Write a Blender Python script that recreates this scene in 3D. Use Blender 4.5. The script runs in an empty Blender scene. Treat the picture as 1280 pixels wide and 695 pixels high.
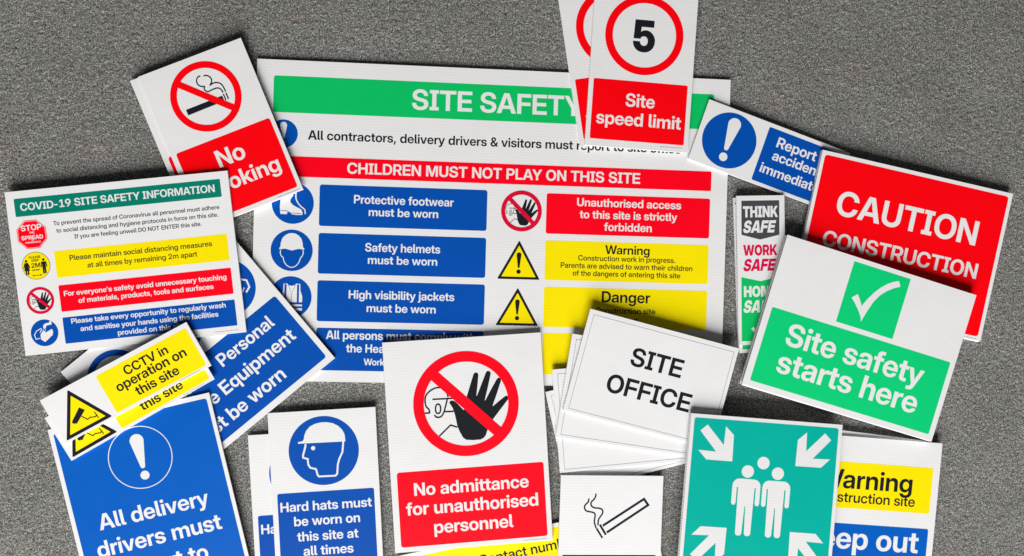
import bpy, math, random
import numpy as np
from mathutils import Matrix, Vector, Euler
from mathutils.geometry import tessellate_polygon, delaunay_2d_cdt

random.seed(7)
sc = bpy.context.scene
C = sc.collection
MM = 0.001

# ------------------------------------------------------------------ camera
cam_d = bpy.data.cameras.new('camera')
cam_d.sensor_width = 36.0
cam_d.lens = 26.72
cam_d.clip_start = 0.05
cam_d.clip_end = 60.0
cam = bpy.data.objects.new('camera', cam_d)
C.objects.link(cam)
cam.matrix_world = (Matrix.Translation((0, 0, 1.4526)) @ Matrix.Rotation(-0.01775, 4, 'X') @ Matrix.Rotation(-0.06617, 4, 'Y'))
sc.camera = cam

# ------------------------------------------------------------------ light: a room, lit by one wide window low down on the near side
w = bpy.data.worlds.new('World')
sc.world = w
w.use_nodes = True
bg = w.node_tree.nodes['Background']
bg.inputs['Color'].default_value = (0.93, 0.96, 1.0, 1)
bg.inputs['Strength'].default_value = 0.07


def area(name, loc, target, sx, sy, power, col):
    d = bpy.data.lights.new(name, 'AREA')
    d.shape = 'RECTANGLE'
    d.size = sx
    d.size_y = sy
    d.energy = power
    d.color = col
    o = bpy.data.objects.new(name, d)
    C.objects.link(o)
    o.location = loc
    o.rotation_euler = (Vector(target) - Vector(loc)).to_track_quat('-Z', 'Y').to_euler()
    return o


area('window_light', (-0.75, -6.4, 3.35), (0.0, 0.0, 0.0), 5.0, 4.6, 1262.0, (1.0, 0.985, 0.96))

vs = sc.view_settings
vs.view_transform = 'Standard'
vs.look = 'None'
vs.exposure = 0.0
vs.gamma = 1.0
sc.cycles.max_bounces = 6
sc.cycles.use_denoising = True

# ------------------------------------------------------------------ materials


def nt(name):
    m = bpy.data.materials.new(name)
    m.use_nodes = True
    t = m.node_tree
    t.nodes.clear()
    out = t.nodes.new('ShaderNodeOutputMaterial')
    b = t.nodes.new('ShaderNodeBsdfPrincipled')
    t.links.new(b.outputs[0], out.inputs[0])
    return m, t, b


def N(t, kind, **kw):
    n = t.nodes.new(kind)
    for k, v in kw.items():
        setattr(n, k, v)
    return n


def L(t, a, b):
    t.links.new(a, b)


def val(t, op, a, b=None, c=None):
    n = N(t, 'ShaderNodeMath', operation=op)
    for i, v in enumerate((a, b, c)):
        if v is None:
            continue
        if isinstance(v, (int, float)):
            n.inputs[i].default_value = v
        else:
            L(t, v, n.inputs[i])
    return n.outputs[0]


PITCH = 5.2 * MM


def sheet_mat(name, col, rough=0.46, spec=0.12, flute=1.0):
    """printed or bare corrugated polypropylene: skin sags a little between the webs along local X"""
    m, t, b = nt(name)
    tc = N(t, 'ShaderNodeTexCoord')
    sep = N(t, 'ShaderNodeSeparateXYZ')
    L(t, tc.outputs['Object'], sep.inputs[0])
    no = N(t, 'ShaderNodeTexNoise')
    no.inputs['Scale'].default_value = 9.0
    no.inputs['Detail'].default_value = 4.0
    L(t, tc.outputs['Object'], no.inputs['Vector'])
    fine = N(t, 'ShaderNodeTexNoise')
    fine.inputs['Scale'].default_value = 420.0
    fine.inputs['Detail'].default_value = 2.0
    L(t, tc.outputs['Object'], fine.inputs['Vector'])
    ph = val(t, 'MULTIPLY', sep.outputs['Y'], 2 * math.pi / PITCH)
    s = val(t, 'COSINE', ph)
    s01 = val(t, 'MULTIPLY_ADD', s, 0.5, 0.5)
    web = val(t, 'POWER', s01, 3.0)
    # tint: webs show faintly through the skin; faint handling wear
    shade = val(t, 'SUBTRACT', 1.0, val(t, 'MULTIPLY', web, 0.045 * flute))
    worn = val(t, 'MULTIPLY_ADD', no.outputs[0], 0.07, 0.965)
    shade = val(t, 'MULTIPLY', shade, worn)
    mix = N(t, 'ShaderNodeVectorMath', operation='SCALE')
    mix.inputs[0].default_value = col
    L(t, shade, mix.inputs['Scale'])
    L(t, mix.outputs[0], b.inputs['Base Color'])
    L(t, val(t, 'MULTIPLY_ADD', no.outputs[0], 0.16, rough - 0.08), b.inputs['Roughness'])
    b.inputs['Specular IOR Level'].default_value = spec
    wob = N(t, 'ShaderNodeTexNoise')
    wob.inputs['Scale'].default_value = 22.0
    wob.inputs['Detail'].default_value = 3.0
    L(t, tc.outputs['Object'], wob.inputs['Vector'])
    amp = val(t, 'MULTIPLY_ADD', wob.outputs[0], 0.000026 * flute, 0.000002)
    h = val(t, 'MULTIPLY', s01, amp)
    h = val(t, 'ADD', h, val(t, 'MULTIPLY', no.outputs[0], 0.0008))
    h = val(t, 'ADD', h, val(t, 'MULTIPLY', fine.outputs[0], 0.000006))
    bu = N(t, 'ShaderNodeBump')
    bu.inputs['Strength'].default_value = 1.0
    bu.inputs['Distance'].default_value = 1.0
    L(t, h, bu.inputs['Height'])
    L(t, bu.outputs[0], b.inputs['Normal'])
    return m


COL = {
    'white': (0.78, 0.78, 0.79),
    'red': (0.97, 0.0, 0.004),
    'crimson': (0.97, 0.0, 0.012),
    'dark_red': (0.68, 0.003, 0.035),
    'green': (0.003, 0.52, 0.125),
    'bright_green': (0.003, 0.60, 0.185),
    'deep_green': (0.0, 0.20, 0.14),
    'teal': (0.0, 0.43, 0.35),
    'blue': (0.0, 0.074, 0.41),
    'royal_blue': (0.0, 0.103, 0.50),
    'yellow': (0.93, 0.76, 0.0),
    'black': (0.010, 0.012, 0.016),
    'charcoal': (0.062, 0.064, 0.074),
    'pink_red': (0.66, 0.005, 0.070),
    'grey': (0.30, 0.31, 0.33),
}
MAT = {k: sheet_mat(k + '_print' if k != 'white' else 'white_polypropylene', v, flute=(1.0 if k != 'black' else 0.4)) for k, v in COL.items()}
MAT['plain_white'] = sheet_mat('smooth_white_board', (0.78, 0.78, 0.79), flute=0.25)
MAT['body'] = sheet_mat('polypropylene_core', (0.70, 0.70, 0.71), flute=0.0)

# ------------------------------------------------------------------ lettering outlines (quadratic contours, 2048 units per em)
GL = {
    'b': {
        ' ': (550, []),
        '!': (503, [[123,438,1,97,1490,1,407,1490,1,381,438,1],
            [252,-18,1,182,-18,0,83,81,0,83,150,1,83,221,0,182,319,0,252,319,1,322,319,0,420,221,0,420,150,1,420,81,0,322,-18,0]]),
        '&': (1322, [[554,-22,1,403,-22,0,181,88,0,58,277,0,58,396,1,58,476,0,117,603,0,242,724,0,341,793,1,630,986,1,667,1011,0,712,1065,0,733,1120,0,733,1145,1,733,1196,0,655,1272,0,588,1272,1,545,1272,0,478,1236,0,440,1171,0,440,1128,1,440,1085,0,481,999,0,567,890,0,633,813,1,1337,0,1,1028,0,1,443,659,1,365,750,0,250,902,0,186,1049,0,186,1133,1,186,1241,0,287,1411,0,468,1508,0,588,1508,1,704,1508,0,876,1417,0,971,1260,0,971,1162,1,971,1097,0,926,976,0,839,868,0,773,820,1,470,600,1,409,555,0,343,467,0,343,410,1,343,354,0,403,266,0,506,214,0,570,214,1,651,214,0,805,292,0,929,430,0,1002,613,0,1002,717,1,1248,717,1,1248,604,0,1200,397,0,1100,224,0,1021,161,1,948,113,1,869,47,0,660,-22,0]]),
        "'": (554, [[173,930,1,145,1490,1,410,1490,1,382,930,1]]),
        ',': (550, [[83,-311,1,157,241,1,437,241,1,286,-311,1]]),
        '-': (1320, [[998,705,1,998,471,1,322,471,1,322,705,1]]),
        '.': (550, [[277,-18,1,208,-18,0,109,81,0,109,150,1,109,221,0,208,319,0,277,319,1,348,319,0,446,221,0,446,150,1,446,81,0,348,-18,0]]),
        '0': (1320, [[660,-24,1,474,-24,0,213,163,0,76,507,0,76,744,1,76,982,0,213,1327,0,474,1514,0,660,1514,1,847,1514,0,1108,1327,0,1244,982,0,1244,744,1,1244,507,0,1108,163,0,847,-24,0],
            [660,220,1,758,220,0,890,346,0,958,581,0,958,744,1,958,908,0,890,1143,0,758,1270,0,660,1270,1,563,1270,0,430,1143,0,362,908,0,362,744,1,362,581,0,430,346,0,563,220,0]]),
        '1': (1320, [[193,0,1,193,245,1,1172,245,1,1172,0,1],
            [853,1490,1,853,0,1,561,0,1,561,1211,1,559,1211,1,209,987,1,209,1255,1,578,1490,1]]),
        '2': (1320, [[131,0,1,131,224,1,677,691,1,744,750,0,848,853,0,907,965,0,907,1035,1,907,1107,0,847,1213,0,739,1270,0,664,1270,1,584,1270,0,468,1201,0,405,1070,0,405,979,1,126,979,1,126,1141,0,258,1381,0,500,1514,0,665,1514,1,818,1514,0,1055,1400,0,1190,1191,0,1190,1050,1,1190,947,0,1112,775,0,965,614,0,860,524,1,542,247,1,542,245,1,1196,245,1,1196,0,1]]),
        '3': (1320, [[658,-24,1,477,-24,0,225,116,0,93,350,0,93,491,1,382,491,1,382,408,0,450,283,0,572,213,0,655,213,1,733,213,0,852,279,0,919,396,0,919,471,1,919,547,0,847,655,0,714,713,0,622,713,1,419,713,1,419,898,1,781,1243,1,781,1244,1,177,1244,1,177,1490,1,1139,1490,1,1139,1254,1,665,810,1,665,873,1,847,889,0,1090,788,0,1212,592,0,1212,462,1,1212,320,0,1073,100,0,824,-24,0]]),
        '4': (1320, [[47,322,1,47,557,1,705,1490,1,1007,1490,1,357,561,1,357,559,1,1272,559,1,1272,322,1],
            [791,0,1,791,394,1,791,499,1,791,929,1,1073,929,1,1073,0,1]]),
        '5': (1320, [[660,-22,1,502,-22,0,257,98,0,114,313,0,106,457,1,393,457,1,396,387,0,468,278,0,587,214,0,661,214,1,740,214,0,857,286,0,923,412,0,923,494,1,923,577,0,858,704,0,743,777,0,668,777,1,569,777,0,429,694,0,403,619,1,126,619,1,172,1490,1,1123,1490,1,1123,1244,1,440,1244,1,413,888,1,415,888,1,473,948,0,627,1007,0,720,1007,1,821,1007,0,999,931,0,1134,794,0,1210,610,0,1210,501,1,1210,348,0,1073,112,0,825,-22,0]]),
        '6': (1320, [[667,-22,1,504,-22,0,254,109,0,112,340,0,112,491,1,112,610,0,217,848,0,320,995,1,663,1490,1,988,1490,1,509,811,1,452,811,1,473,846,0,538,919,0,644,969,0,725,969,1,869,969,0,1086,849,0,1208,632,0,1208,487,1,1208,338,0,1070,108,0,826,-22,0],
            [659,215,1,735,215,0,853,287,0,922,410,0,922,487,1,922,564,0,853,686,0,735,757,0,659,757,1,585,757,0,466,686,0,398,564,0,398,487,1,398,410,0,466,287,0,585,215,0]]),
        '7': (1320, [[245,0,1,871,1236,1,871,1237,1,143,1237,1,143,1490,1,1177,1490,1,1177,1240,1,553,0,1]]),
        '8': (1320, [[659,-24,1,492,-24,0,238,83,0,96,275,0,96,400,1,96,502,0,186,660,0,348,762,0,455,775,1,455,774,1,314,796,0,146,974,0,146,1110,1,146,1228,0,277,1411,0,509,1514,0,659,1514,1,812,1514,0,1044,1412,0,1173,1230,0,1173,1110,1,1173,974,0,1005,797,0,865,774,1,865,775,1,972,762,0,1134,660,0,1224,501,0,1224,400,1,1224,275,0,1081,83,0,828,-24,0],
            [659,198,1,737,198,0,854,254,0,920,355,0,920,421,1,920,489,0,853,593,0,736,652,0,659,652,1,584,652,0,467,593,0,399,489,0,399,421,1,399,354,0,465,254,0,582,198,0],
            [659,878,1,727,878,0,827,929,0,883,1022,0,883,1083,1,883,1145,0,828,1237,0,727,1288,0,659,1288,1,592,1288,0,492,1237,0,436,1145,0,436,1083,1,436,1022,0,492,929,0,593,878,0]]),
        '9': (1320, [[653,1512,1,816,1512,0,1066,1381,0,1208,1150,0,1208,999,1,1208,880,0,1103,642,0,1000,495,1,657,0,1,332,0,1,811,679,1,868,679,1,848,645,0,782,571,0,677,521,0,595,521,1,452,521,0,234,642,0,112,858,0,112,1003,1,112,1152,0,250,1382,0,495,1512,0],
            [661,1275,1,586,1275,0,467,1203,0,398,1080,0,398,1003,1,398,926,0,467,804,0,586,733,0,661,733,1,736,733,0,854,804,0,922,926,0,922,1003,1,922,1080,0,854,1203,0,736,1275,0]]),
        ':': (550, [[277,-18,1,208,-18,0,109,81,0,109,150,1,109,221,0,208,319,0,277,319,1,348,319,0,446,221,0,446,150,1,446,81,0,348,-18,0],
            [277,684,1,208,684,0,109,783,0,109,852,1,109,923,0,208,1021,0,277,1021,1,348,1021,0,446,923,0,446,852,1,446,783,0,348,684,0]]),
        'A': (1456, [[10,0,1,533,1490,1,923,1490,1,1447,0,1,1111,0,1,874,731,1,831,872,0,741,1173,0,688,1365,1,771,1365,1,717,1173,0,626,872,0,581,731,1,337,0,1],
            [340,328,1,340,571,1,1117,571,1,1117,328,1]]),
        'B': (1320, [[113,0,1,113,1490,1,707,1490,1,867,1490,0,1091,1394,0,1208,1222,0,1208,1107,1,1208,1021,0,1142,888,0,1023,800,0,942,779,1,942,777,1,1032,769,0,1178,679,0,1263,526,0,1263,420,1,1263,296,0,1143,106,0,910,0,0,740,0,1],
            [409,239,1,699,239,1,820,239,0,953,342,0,953,436,1,953,499,0,894,591,0,783,640,0,704,640,1,409,640,1],
            [409,869,1,686,869,1,754,869,0,853,916,0,906,1002,0,906,1060,1,906,1147,0,788,1251,0,686,1251,1,409,1251,1]]),
        'C': (1487, [[771,-24,1,567,-24,0,247,163,0,64,508,0,64,744,1,64,982,0,246,1327,0,567,1514,0,771,1514,1,902,1514,0,1125,1437,0,1297,1293,0,1408,1091,0,1426,966,1,1119,966,1,1106,1033,0,1045,1137,0,956,1209,0,842,1246,0,775,1246,1,648,1246,0,466,1123,0,369,897,0,369,744,1,369,592,0,466,367,0,648,244,0,775,244,1,842,244,0,955,281,0,1044,353,0,1105,456,0,1120,522,1,1426,522,1,1408,397,0,1297,196,0,1124,53,0,902,-24,0]]),
        'D': (1435, [[636,0,1,252,0,1,252,256,1,620,256,1,772,256,0,969,369,0,1066,588,0,1066,746,1,1066,903,0,969,1121,0,773,1234,0,623,1234,1,245,1234,1,245,1490,1,643,1490,1,866,1490,0,1194,1309,0,1371,975,0,1371,746,1,1371,517,0,1194,182,0,865,0,0],
            [416,1490,1,416,0,1,113,0,1,113,1490,1]]),
        'E': (1243, [[113,0,1,113,1490,1,1178,1490,1,1178,1230,1,416,1230,1,416,880,1,1121,880,1,1121,626,1,416,626,1,416,260,1,1178,260,1,1178,0,1]]),
        'F': (1189, [[113,0,1,113,1490,1,1145,1490,1,1145,1230,1,416,1230,1,416,859,1,1095,859,1,1095,606,1,416,606,1,416,0,1]]),
        'G': (1506, [[772,-24,1,561,-24,0,243,168,0,64,514,0,64,744,1,64,982,0,248,1327,0,567,1514,0,767,1514,1,895,1514,0,1120,1439,0,1295,1300,0,1407,1109,0,1421,991,1,1113,991,1,1101,1049,0,1043,1143,0,956,1210,0,844,1246,0,776,1246,1,650,1246,0,468,1123,0,369,899,0,369,744,1,369,590,0,468,366,0,652,244,0,779,244,1,885,244,0,1044,325,0,1134,469,0,1134,565,1,1207,559,1,807,559,1,807,790,1,1431,790,1,1431,601,1,1431,417,0,1262,135,0,965,-24,0]]),
        'H': (1470, [[113,0,1,113,1490,1,416,1490,1,416,890,1,1054,890,1,1054,1490,1,1357,1490,1,1357,0,1,1054,0,1,1054,630,1,416,630,1,416,0,1]]),
        'I': (798, [[64,0,1,64,247,1,248,247,1,248,1243,1,64,1243,1,64,1490,1,734,1490,1,734,1243,1,551,1243,1,551,247,1,734,247,1,734,0,1]]),
        'J': (1149, [[545,-22,1,320,-22,0,59,223,0,59,450,1,59,550,1,346,550,1,346,448,1,346,344,0,451,234,0,542,234,1,632,234,0,737,344,0,737,448,1,737,1490,1,1041,1490,1,1041,444,1,1041,219,0,775,-22,0]]),
        'K': (1400, [[331,315,1,331,691,1,382,753,0,484,875,0,587,997,0,638,1058,1,1009,1490,1,1374,1490,1,744,766,1,720,766,1],
            [113,0,1,113,1490,1,416,1490,1,416,1075,1,416,700,1,416,555,1,416,0,1],
            [1038,0,1,589,678,1,772,909,1,1388,0,1]]),
        'L': (1139, [[113,0,1,113,1490,1,416,1490,1,416,260,1,1094,260,1,1094,0,1]]),
        'M': (1828, [[113,0,1,113,1490,1,554,1490,1,805,787,1,820,740,0,861,605,0,905,457,0,943,323,0,954,278,1,879,278,1,890,323,0,927,457,0,971,605,0,1011,740,0,1026,787,1,1273,1490,1,1716,1490,1,1716,0,1,1418,0,1,1418,714,1,1418,763,0,1421,900,0,1426,1056,0,1430,1215,0,1430,1287,1,1467,1287,1,1444,1209,0,1395,1044,0,1349,889,0,1308,759,0,1293,714,1,1038,0,1,791,0,1,533,714,1,518,759,0,477,889,0,429,1044,0,379,1209,0,354,1287,1,398,1287,1,399,1215,0,403,1056,0,407,900,0,411,763,0,411,714,1,411,0,1]]),
        'N': (1484, [[113,0,1,113,1490,1,433,1490,1,916,721,1,938,686,0,1005,569,0,1081,434,0,1114,372,1,1080,294,1,1077,362,0,1071,538,0,1069,700,0,1069,745,1,1069,1490,1,1372,1490,1,1372,0,1,1051,0,1,613,696,1,586,738,0,504,876,0,404,1054,0,349,1152,1,402,1188,1,408,1078,0,414,885,0,416,739,0,416,697,1,416,0,1]]),
        'O': (1531, [[765,-24,1,565,-24,0,247,164,0,64,508,0,64,744,1,64,982,0,247,1327,0,565,1514,0,765,1514,1,966,1514,0,1283,1327,0,1467,982,0,1467,744,1,1467,508,0,1283,163,0,966,-24,0],
            [765,244,1,881,244,0,1060,361,0,1162,585,0,1162,744,1,1162,904,0,1060,1129,0,881,1246,0,765,1246,1,650,1246,0,471,1129,0,369,904,0,369,744,1,369,585,0,471,361,0,650,244,0]]),
        'P': (1292, [[113,0,1,113,1490,1,698,1490,1,866,1490,0,1110,1371,0,1242,1152,0,1242,1003,1,1242,853,0,1108,634,0,862,515,0,694,515,1,280,515,1,280,770,1,679,770,1,762,770,0,880,826,0,945,931,0,945,1003,1,945,1075,0,880,1178,0,762,1235,0,679,1235,1,416,1235,1,416,0,1]]),
        'Q': (1531, [[647,511,1,906,511,1,1045,333,1,1165,191,1,1418,-124,1,1141,-124,1,975,87,1,880,204,1],
            [765,-24,1,565,-24,0,247,164,0,64,508,0,64,744,1,64,982,0,247,1327,0,565,1514,0,765,1514,1,966,1514,0,1283,1327,0,1467,982,0,1467,744,1,1467,508,0,1283,163,0,966,-24,0],
            [765,244,1,881,244,0,1060,361,0,1162,585,0,1162,744,1,1162,904,0,1060,1129,0,881,1246,0,765,1246,1,650,1246,0,471,1129,0,369,904,0,369,744,1,369,585,0,471,361,0,650,244,0]]),
        'R': (1330, [[113,0,1,113,1490,1,707,1490,1,875,1490,0,1119,1371,0,1251,1152,0,1251,1003,1,1251,855,0,1112,640,0,860,523,0,689,523,1,294,523,1,294,767,1,689,767,1,771,767,0,890,825,0,954,931,0,954,1003,1,954,1075,0,890,1179,0,771,1237,0,688,1237,1,416,1237,1,416,0,1],
            [958,0,1,616,673,1,936,673,1,1284,0,1]]),
        'S': (1334, [[673,-24,1,484,-24,0,214,97,0,71,327,0,71,488,1,364,488,1,365,406,0,441,288,0,580,226,0,676,226,1,763,226,0,891,273,0,962,361,0,962,419,1,962,468,0,908,540,0,790,594,0,694,614,1,537,649,1,315,697,0,100,903,0,100,1062,1,100,1198,0,241,1401,0,495,1514,0,663,1514,1,834,1514,0,1084,1398,0,1222,1183,0,1227,1033,1,942,1033,1,935,1141,0,786,1264,0,665,1264,1,588,1264,0,470,1216,0,403,1132,0,403,1077,1,403,1030,0,456,963,0,570,912,0,662,892,1,805,860,1,924,835,0,1097,760,0,1209,657,0,1263,523,0,1263,439,1,1263,296,0,1121,88,0,856,-24,0]]),
        'T': (1299, [[45,1230,1,45,1490,1,1254,1490,1,1254,1230,1,802,1230,1,802,0,1,498,0,1,498,1230,1]]),
        'U': (1442, [[721,-24,1,536,-24,0,261,113,0,109,358,0,109,519,1,109,1490,1,406,1490,1,406,543,1,406,455,0,484,318,0,626,239,0,721,239,1,817,239,0,959,318,0,1036,454,0,1036,543,1,1036,1490,1,1333,1490,1,1333,519,1,1333,358,0,1182,113,0,907,-24,0]]),
        'V': (1441, [[533,0,1,10,1490,1,339,1490,1,584,759,1,625,626,0,718,312,0,774,125,1,686,125,1,739,312,0,830,626,0,870,759,1,1106,1490,1,1432,1490,1,919,0,1]]),
        'W': (2038, [[410,0,1,10,1490,1,332,1490,1,510,744,1,531,652,0,568,469,0,604,287,0,620,195,1,560,195,1,578,287,0,615,469,0,655,652,0,677,744,1,864,1490,1,1174,1490,1,1360,744,1,1382,652,0,1423,469,0,1460,287,0,1478,195,1,1416,195,1,1433,287,0,1468,469,0,1507,652,0,1527,744,1,1705,1490,1,2028,1490,1,1627,0,1,1288,0,1,1075,818,1,1052,908,0,1007,1124,0,978,1260,1,1059,1260,1,1030,1124,0,986,908,0,962,818,1,750,0,1]]),
        'X': (1424, [[12,0,1,624,872,1,624,647,1,59,1490,1,403,1490,1,570,1235,1,602,1186,0,663,1087,0,724,989,0,754,940,1,676,940,1,707,989,0,768,1087,0,831,1186,0,863,1235,1,1034,1490,1,1369,1490,1,813,663,1,813,877,1,1412,0,1,1061,0,1,850,317,1,823,359,0,769,442,0,715,524,0,688,566,1,736,566,1,709,524,0,655,442,0,601,359,0,572,317,1,355,0,1]]),
        'Y': (1410, [[561,0,1,561,559,1,10,1490,1,357,1490,1,612,1041,1,647,980,0,713,857,0,746,795,1,678,795,1,709,857,0,773,980,0,807,1041,1,1055,1490,1,1400,1490,1,857,559,1,857,0,1]]),
        'Z': (1298, [[54,0,1,54,236,1,717,1052,1,775,1122,0,897,1262,0,961,1332,1,997,1230,1,903,1230,0,714,1230,0,620,1230,1,76,1230,1,76,1490,1,1237,1490,1,1237,1254,1,586,447,1,526,374,0,401,230,0,336,157,1,301,260,1,394,260,0,581,260,0,675,260,1,1244,260,1,1244,0,1]]),
        'a': (1130, [[428,-18,1,323,-18,0,159,52,0,64,193,0,64,298,1,64,388,0,131,506,0,245,579,0,395,616,0,477,624,1,574,634,0,688,652,0,738,686,0,738,720,1,738,727,1,738,767,0,696,827,0,618,861,0,563,861,1,508,861,0,424,826,0,376,764,0,372,722,1,98,722,1,105,831,0,220,991,0,427,1078,0,572,1078,1,679,1078,0,848,1029,0,965,935,0,1025,801,0,1025,717,1,1025,0,1,741,0,1,741,149,1,737,149,1,710,98,0,627,23,0,510,-18,0],
            [507,185,1,580,185,0,684,238,0,740,329,0,740,386,1,740,493,1,727,486,0,685,474,0,628,462,0,562,450,0,525,445,1,475,437,0,392,404,0,343,348,0,343,305,1,343,268,0,384,214,0,458,185,0]]),
        'b': (1222, [[706,-22,1,637,-22,0,517,18,0,423,101,0,393,162,1,391,162,1,391,0,1,105,0,1,105,1490,1,395,1490,1,395,909,1,397,909,1,431,967,0,523,1041,0,640,1078,0,708,1078,1,844,1078,0,1048,939,0,1163,692,0,1163,529,1,1163,364,0,1050,116,0,845,-22,0],
            [632,215,1,704,215,0,811,289,0,870,429,0,870,529,1,870,629,0,811,769,0,704,843,0,632,843,1,557,843,0,444,765,0,381,625,0,381,529,1,381,434,0,444,293,0,557,215,0]]),
        'c': (1135, [[587,-24,1,429,-24,0,191,115,0,58,364,0,58,527,1,58,691,0,191,940,0,429,1080,0,587,1080,1,691,1080,0,866,1019,0,996,907,0,1074,755,0,1082,663,1,800,663,1,794,704,0,761,770,0,708,818,0,636,845,0,591,845,1,516,845,0,409,767,0,352,625,0,352,527,1,352,431,0,409,289,0,516,211,0,591,211,1,636,211,0,707,237,0,758,285,0,791,353,0,799,395,1,1082,395,1,1076,304,0,1000,151,0,868,38,0,692,-24,0]]),
        'd': (1222, [[515,-22,1,378,-22,0,172,116,0,58,364,0,58,529,1,58,692,0,173,939,0,379,1078,0,513,1078,1,582,1078,0,698,1041,0,792,967,0,825,909,1,827,909,1,827,1490,1,1117,1490,1,1117,0,1,831,0,1,831,162,1,829,162,1,798,101,0,704,18,0,585,-22,0],
            [590,215,1,665,215,0,778,293,0,841,434,0,841,529,1,841,625,0,778,765,0,665,843,0,590,843,1,518,843,0,411,769,0,352,629,0,352,529,1,352,429,0,411,289,0,518,215,0]]),
        'e': (1148, [[585,-24,1,426,-24,0,189,117,0,58,367,0,58,527,1,58,689,0,191,938,0,424,1080,0,576,1080,1,692,1080,0,882,1001,0,1019,854,0,1094,654,0,1094,533,1,1094,454,1,163,454,1,163,641,1,953,641,1,822,596,1,822,677,0,764,795,0,656,858,0,581,858,1,508,858,0,400,795,0,341,677,0,341,596,1,341,470,1,341,387,0,401,263,0,514,195,0,594,195,1,652,195,0,743,229,0,804,290,0,817,331,1,1083,331,1,1064,226,0,924,67,0,713,-24,0]]),
        'f': (755, [[715,1056,1,715,828,1,18,828,1,18,1056,1],
            [209,0,1,209,1195,1,209,1293,0,285,1424,0,437,1490,0,549,1490,1,602,1490,0,696,1490,0,715,1490,1,715,1262,1,702,1262,0,637,1262,0,614,1262,1,552,1262,0,499,1209,0,499,1146,1,499,0,1]]),
        'g': (1222, [[601,-432,1,453,-432,0,244,-347,0,126,-194,0,110,-91,1,391,-91,1,402,-131,0,459,-188,0,546,-217,0,601,-217,1,711,-217,0,829,-98,0,829,17,1,829,178,1,828,178,1,797,117,0,703,37,0,585,-1,0,515,-1,1,378,-1,0,172,136,0,58,379,0,58,535,1,58,695,0,173,940,0,379,1078,0,513,1078,1,582,1078,0,699,1040,0,795,962,0,828,903,1,829,903,1,829,1056,1,1117,1056,1,1117,40,1,1117,-127,0,986,-335,0,754,-432,0],
            [590,232,1,665,232,0,778,308,0,841,447,0,841,539,1,841,633,0,778,771,0,665,847,0,590,847,1,518,847,0,411,775,0,352,638,0,352,539,1,352,442,0,411,304,0,518,232,0]]),
        'h': (1196, [[395,588,1,395,0,1,105,0,1,105,1490,1,395,1490,1,395,782,1,341,782,1,391,922,0,577,1078,0,720,1078,1,833,1078,0,999,981,0,1091,795,0,1091,661,1,1091,0,1,801,0,1,801,609,1,801,716,0,699,827,0,605,827,1,543,827,0,449,777,0,395,671,0]]),
        'i': (500, [[105,0,1,105,1056,1,395,1056,1,395,0,1],
            [250,1191,1,178,1191,0,83,1280,0,83,1347,1,83,1414,0,178,1502,0,249,1502,1,321,1502,0,416,1414,0,416,1347,1,416,1280,0,321,1191,0]]),
        'j': (501, [[106,1056,1,396,1056,1,396,-91,1,396,-193,0,317,-340,0,160,-418,0,44,-418,1,-72,-418,1,-72,-188,1,-5,-188,1,53,-188,0,106,-126,0,106,-58,1],
            [251,1191,1,179,1191,0,84,1280,0,84,1347,1,84,1414,0,179,1502,0,250,1502,1,323,1502,0,417,1414,0,417,1347,1,417,1280,0,322,1191,0]]),
        'k': (1124, [[368,307,1,368,649,1,398,649,1,773,1056,1,1114,1056,1,634,526,1,568,526,1],
            [105,0,1,105,1490,1,395,1490,1,395,0,1],
            [796,0,1,459,462,1,651,664,1,1136,0,1]]),
        'l': (556, [[444,0,1,265,0,0,105,132,0,105,284,1,105,1490,1,395,1490,1,395,312,1,395,263,0,436,223,0,485,223,1,495,223,0,519,223,0,528,223,1,528,0,1,507,0,0,465,0,0]]),
        'm': (1807, [[105,0,1,105,1056,1,385,1056,1,385,819,1,367,819,1,395,907,0,496,1021,0,631,1078,0,705,1078,1,826,1078,0,1004,939,0,1023,819,1,991,819,1,1011,899,0,1113,1015,0,1261,1078,0,1347,1078,1,1448,1078,0,1609,990,0,1702,821,0,1702,699,1,1702,0,1,1412,0,1,1412,647,1,1412,743,0,1307,838,0,1231,838,1,1174,838,0,1090,787,0,1043,697,0,1043,638,1,1043,0,1,764,0,1,764,656,1,764,739,0,665,838,0,586,838,1,534,838,0,447,788,0,395,693,0,395,624,1,395,0,1]]),
        'n': (1196, [[395,588,1,395,0,1,105,0,1,105,1056,1,391,1056,1,391,782,1,341,782,1,391,922,0,577,1078,0,720,1078,1,833,1078,0,999,981,0,1091,795,0,1091,661,1,1091,0,1,801,0,1,801,609,1,801,716,0,699,827,0,605,827,1,543,827,0,449,777,0,395,671,0]]),
        'o': (1187, [[593,-24,1,434,-24,0,193,114,0,58,362,0,58,527,1,58,693,0,193,941,0,434,1080,0,593,1080,1,753,1080,0,994,941,0,1128,693,0,1128,527,1,1128,362,0,994,114,0,753,-24,0],
            [593,212,1,666,212,0,775,288,0,835,429,0,835,527,1,835,627,0,775,768,0,666,844,0,593,844,1,521,844,0,412,768,0,352,627,0,352,527,1,352,428,0,412,288,0,521,212,0]]),
        'p': (1222, [[105,-418,1,105,1056,1,391,1056,1,391,913,1,395,913,1,427,968,0,521,1041,0,640,1078,0,708,1078,1,844,1078,0,1048,939,0,1163,692,0,1163,529,1,1163,364,0,1050,116,0,845,-22,0,706,-22,1,637,-22,0,520,18,0,429,98,0,398,158,1,395,158,1,395,-418,1],
            [632,215,1,704,215,0,811,289,0,870,429,0,870,529,1,870,629,0,811,769,0,704,843,0,632,843,1,557,843,0,444,765,0,381,625,0,381,529,1,381,434,0,444,293,0,557,215,0]]),
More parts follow.
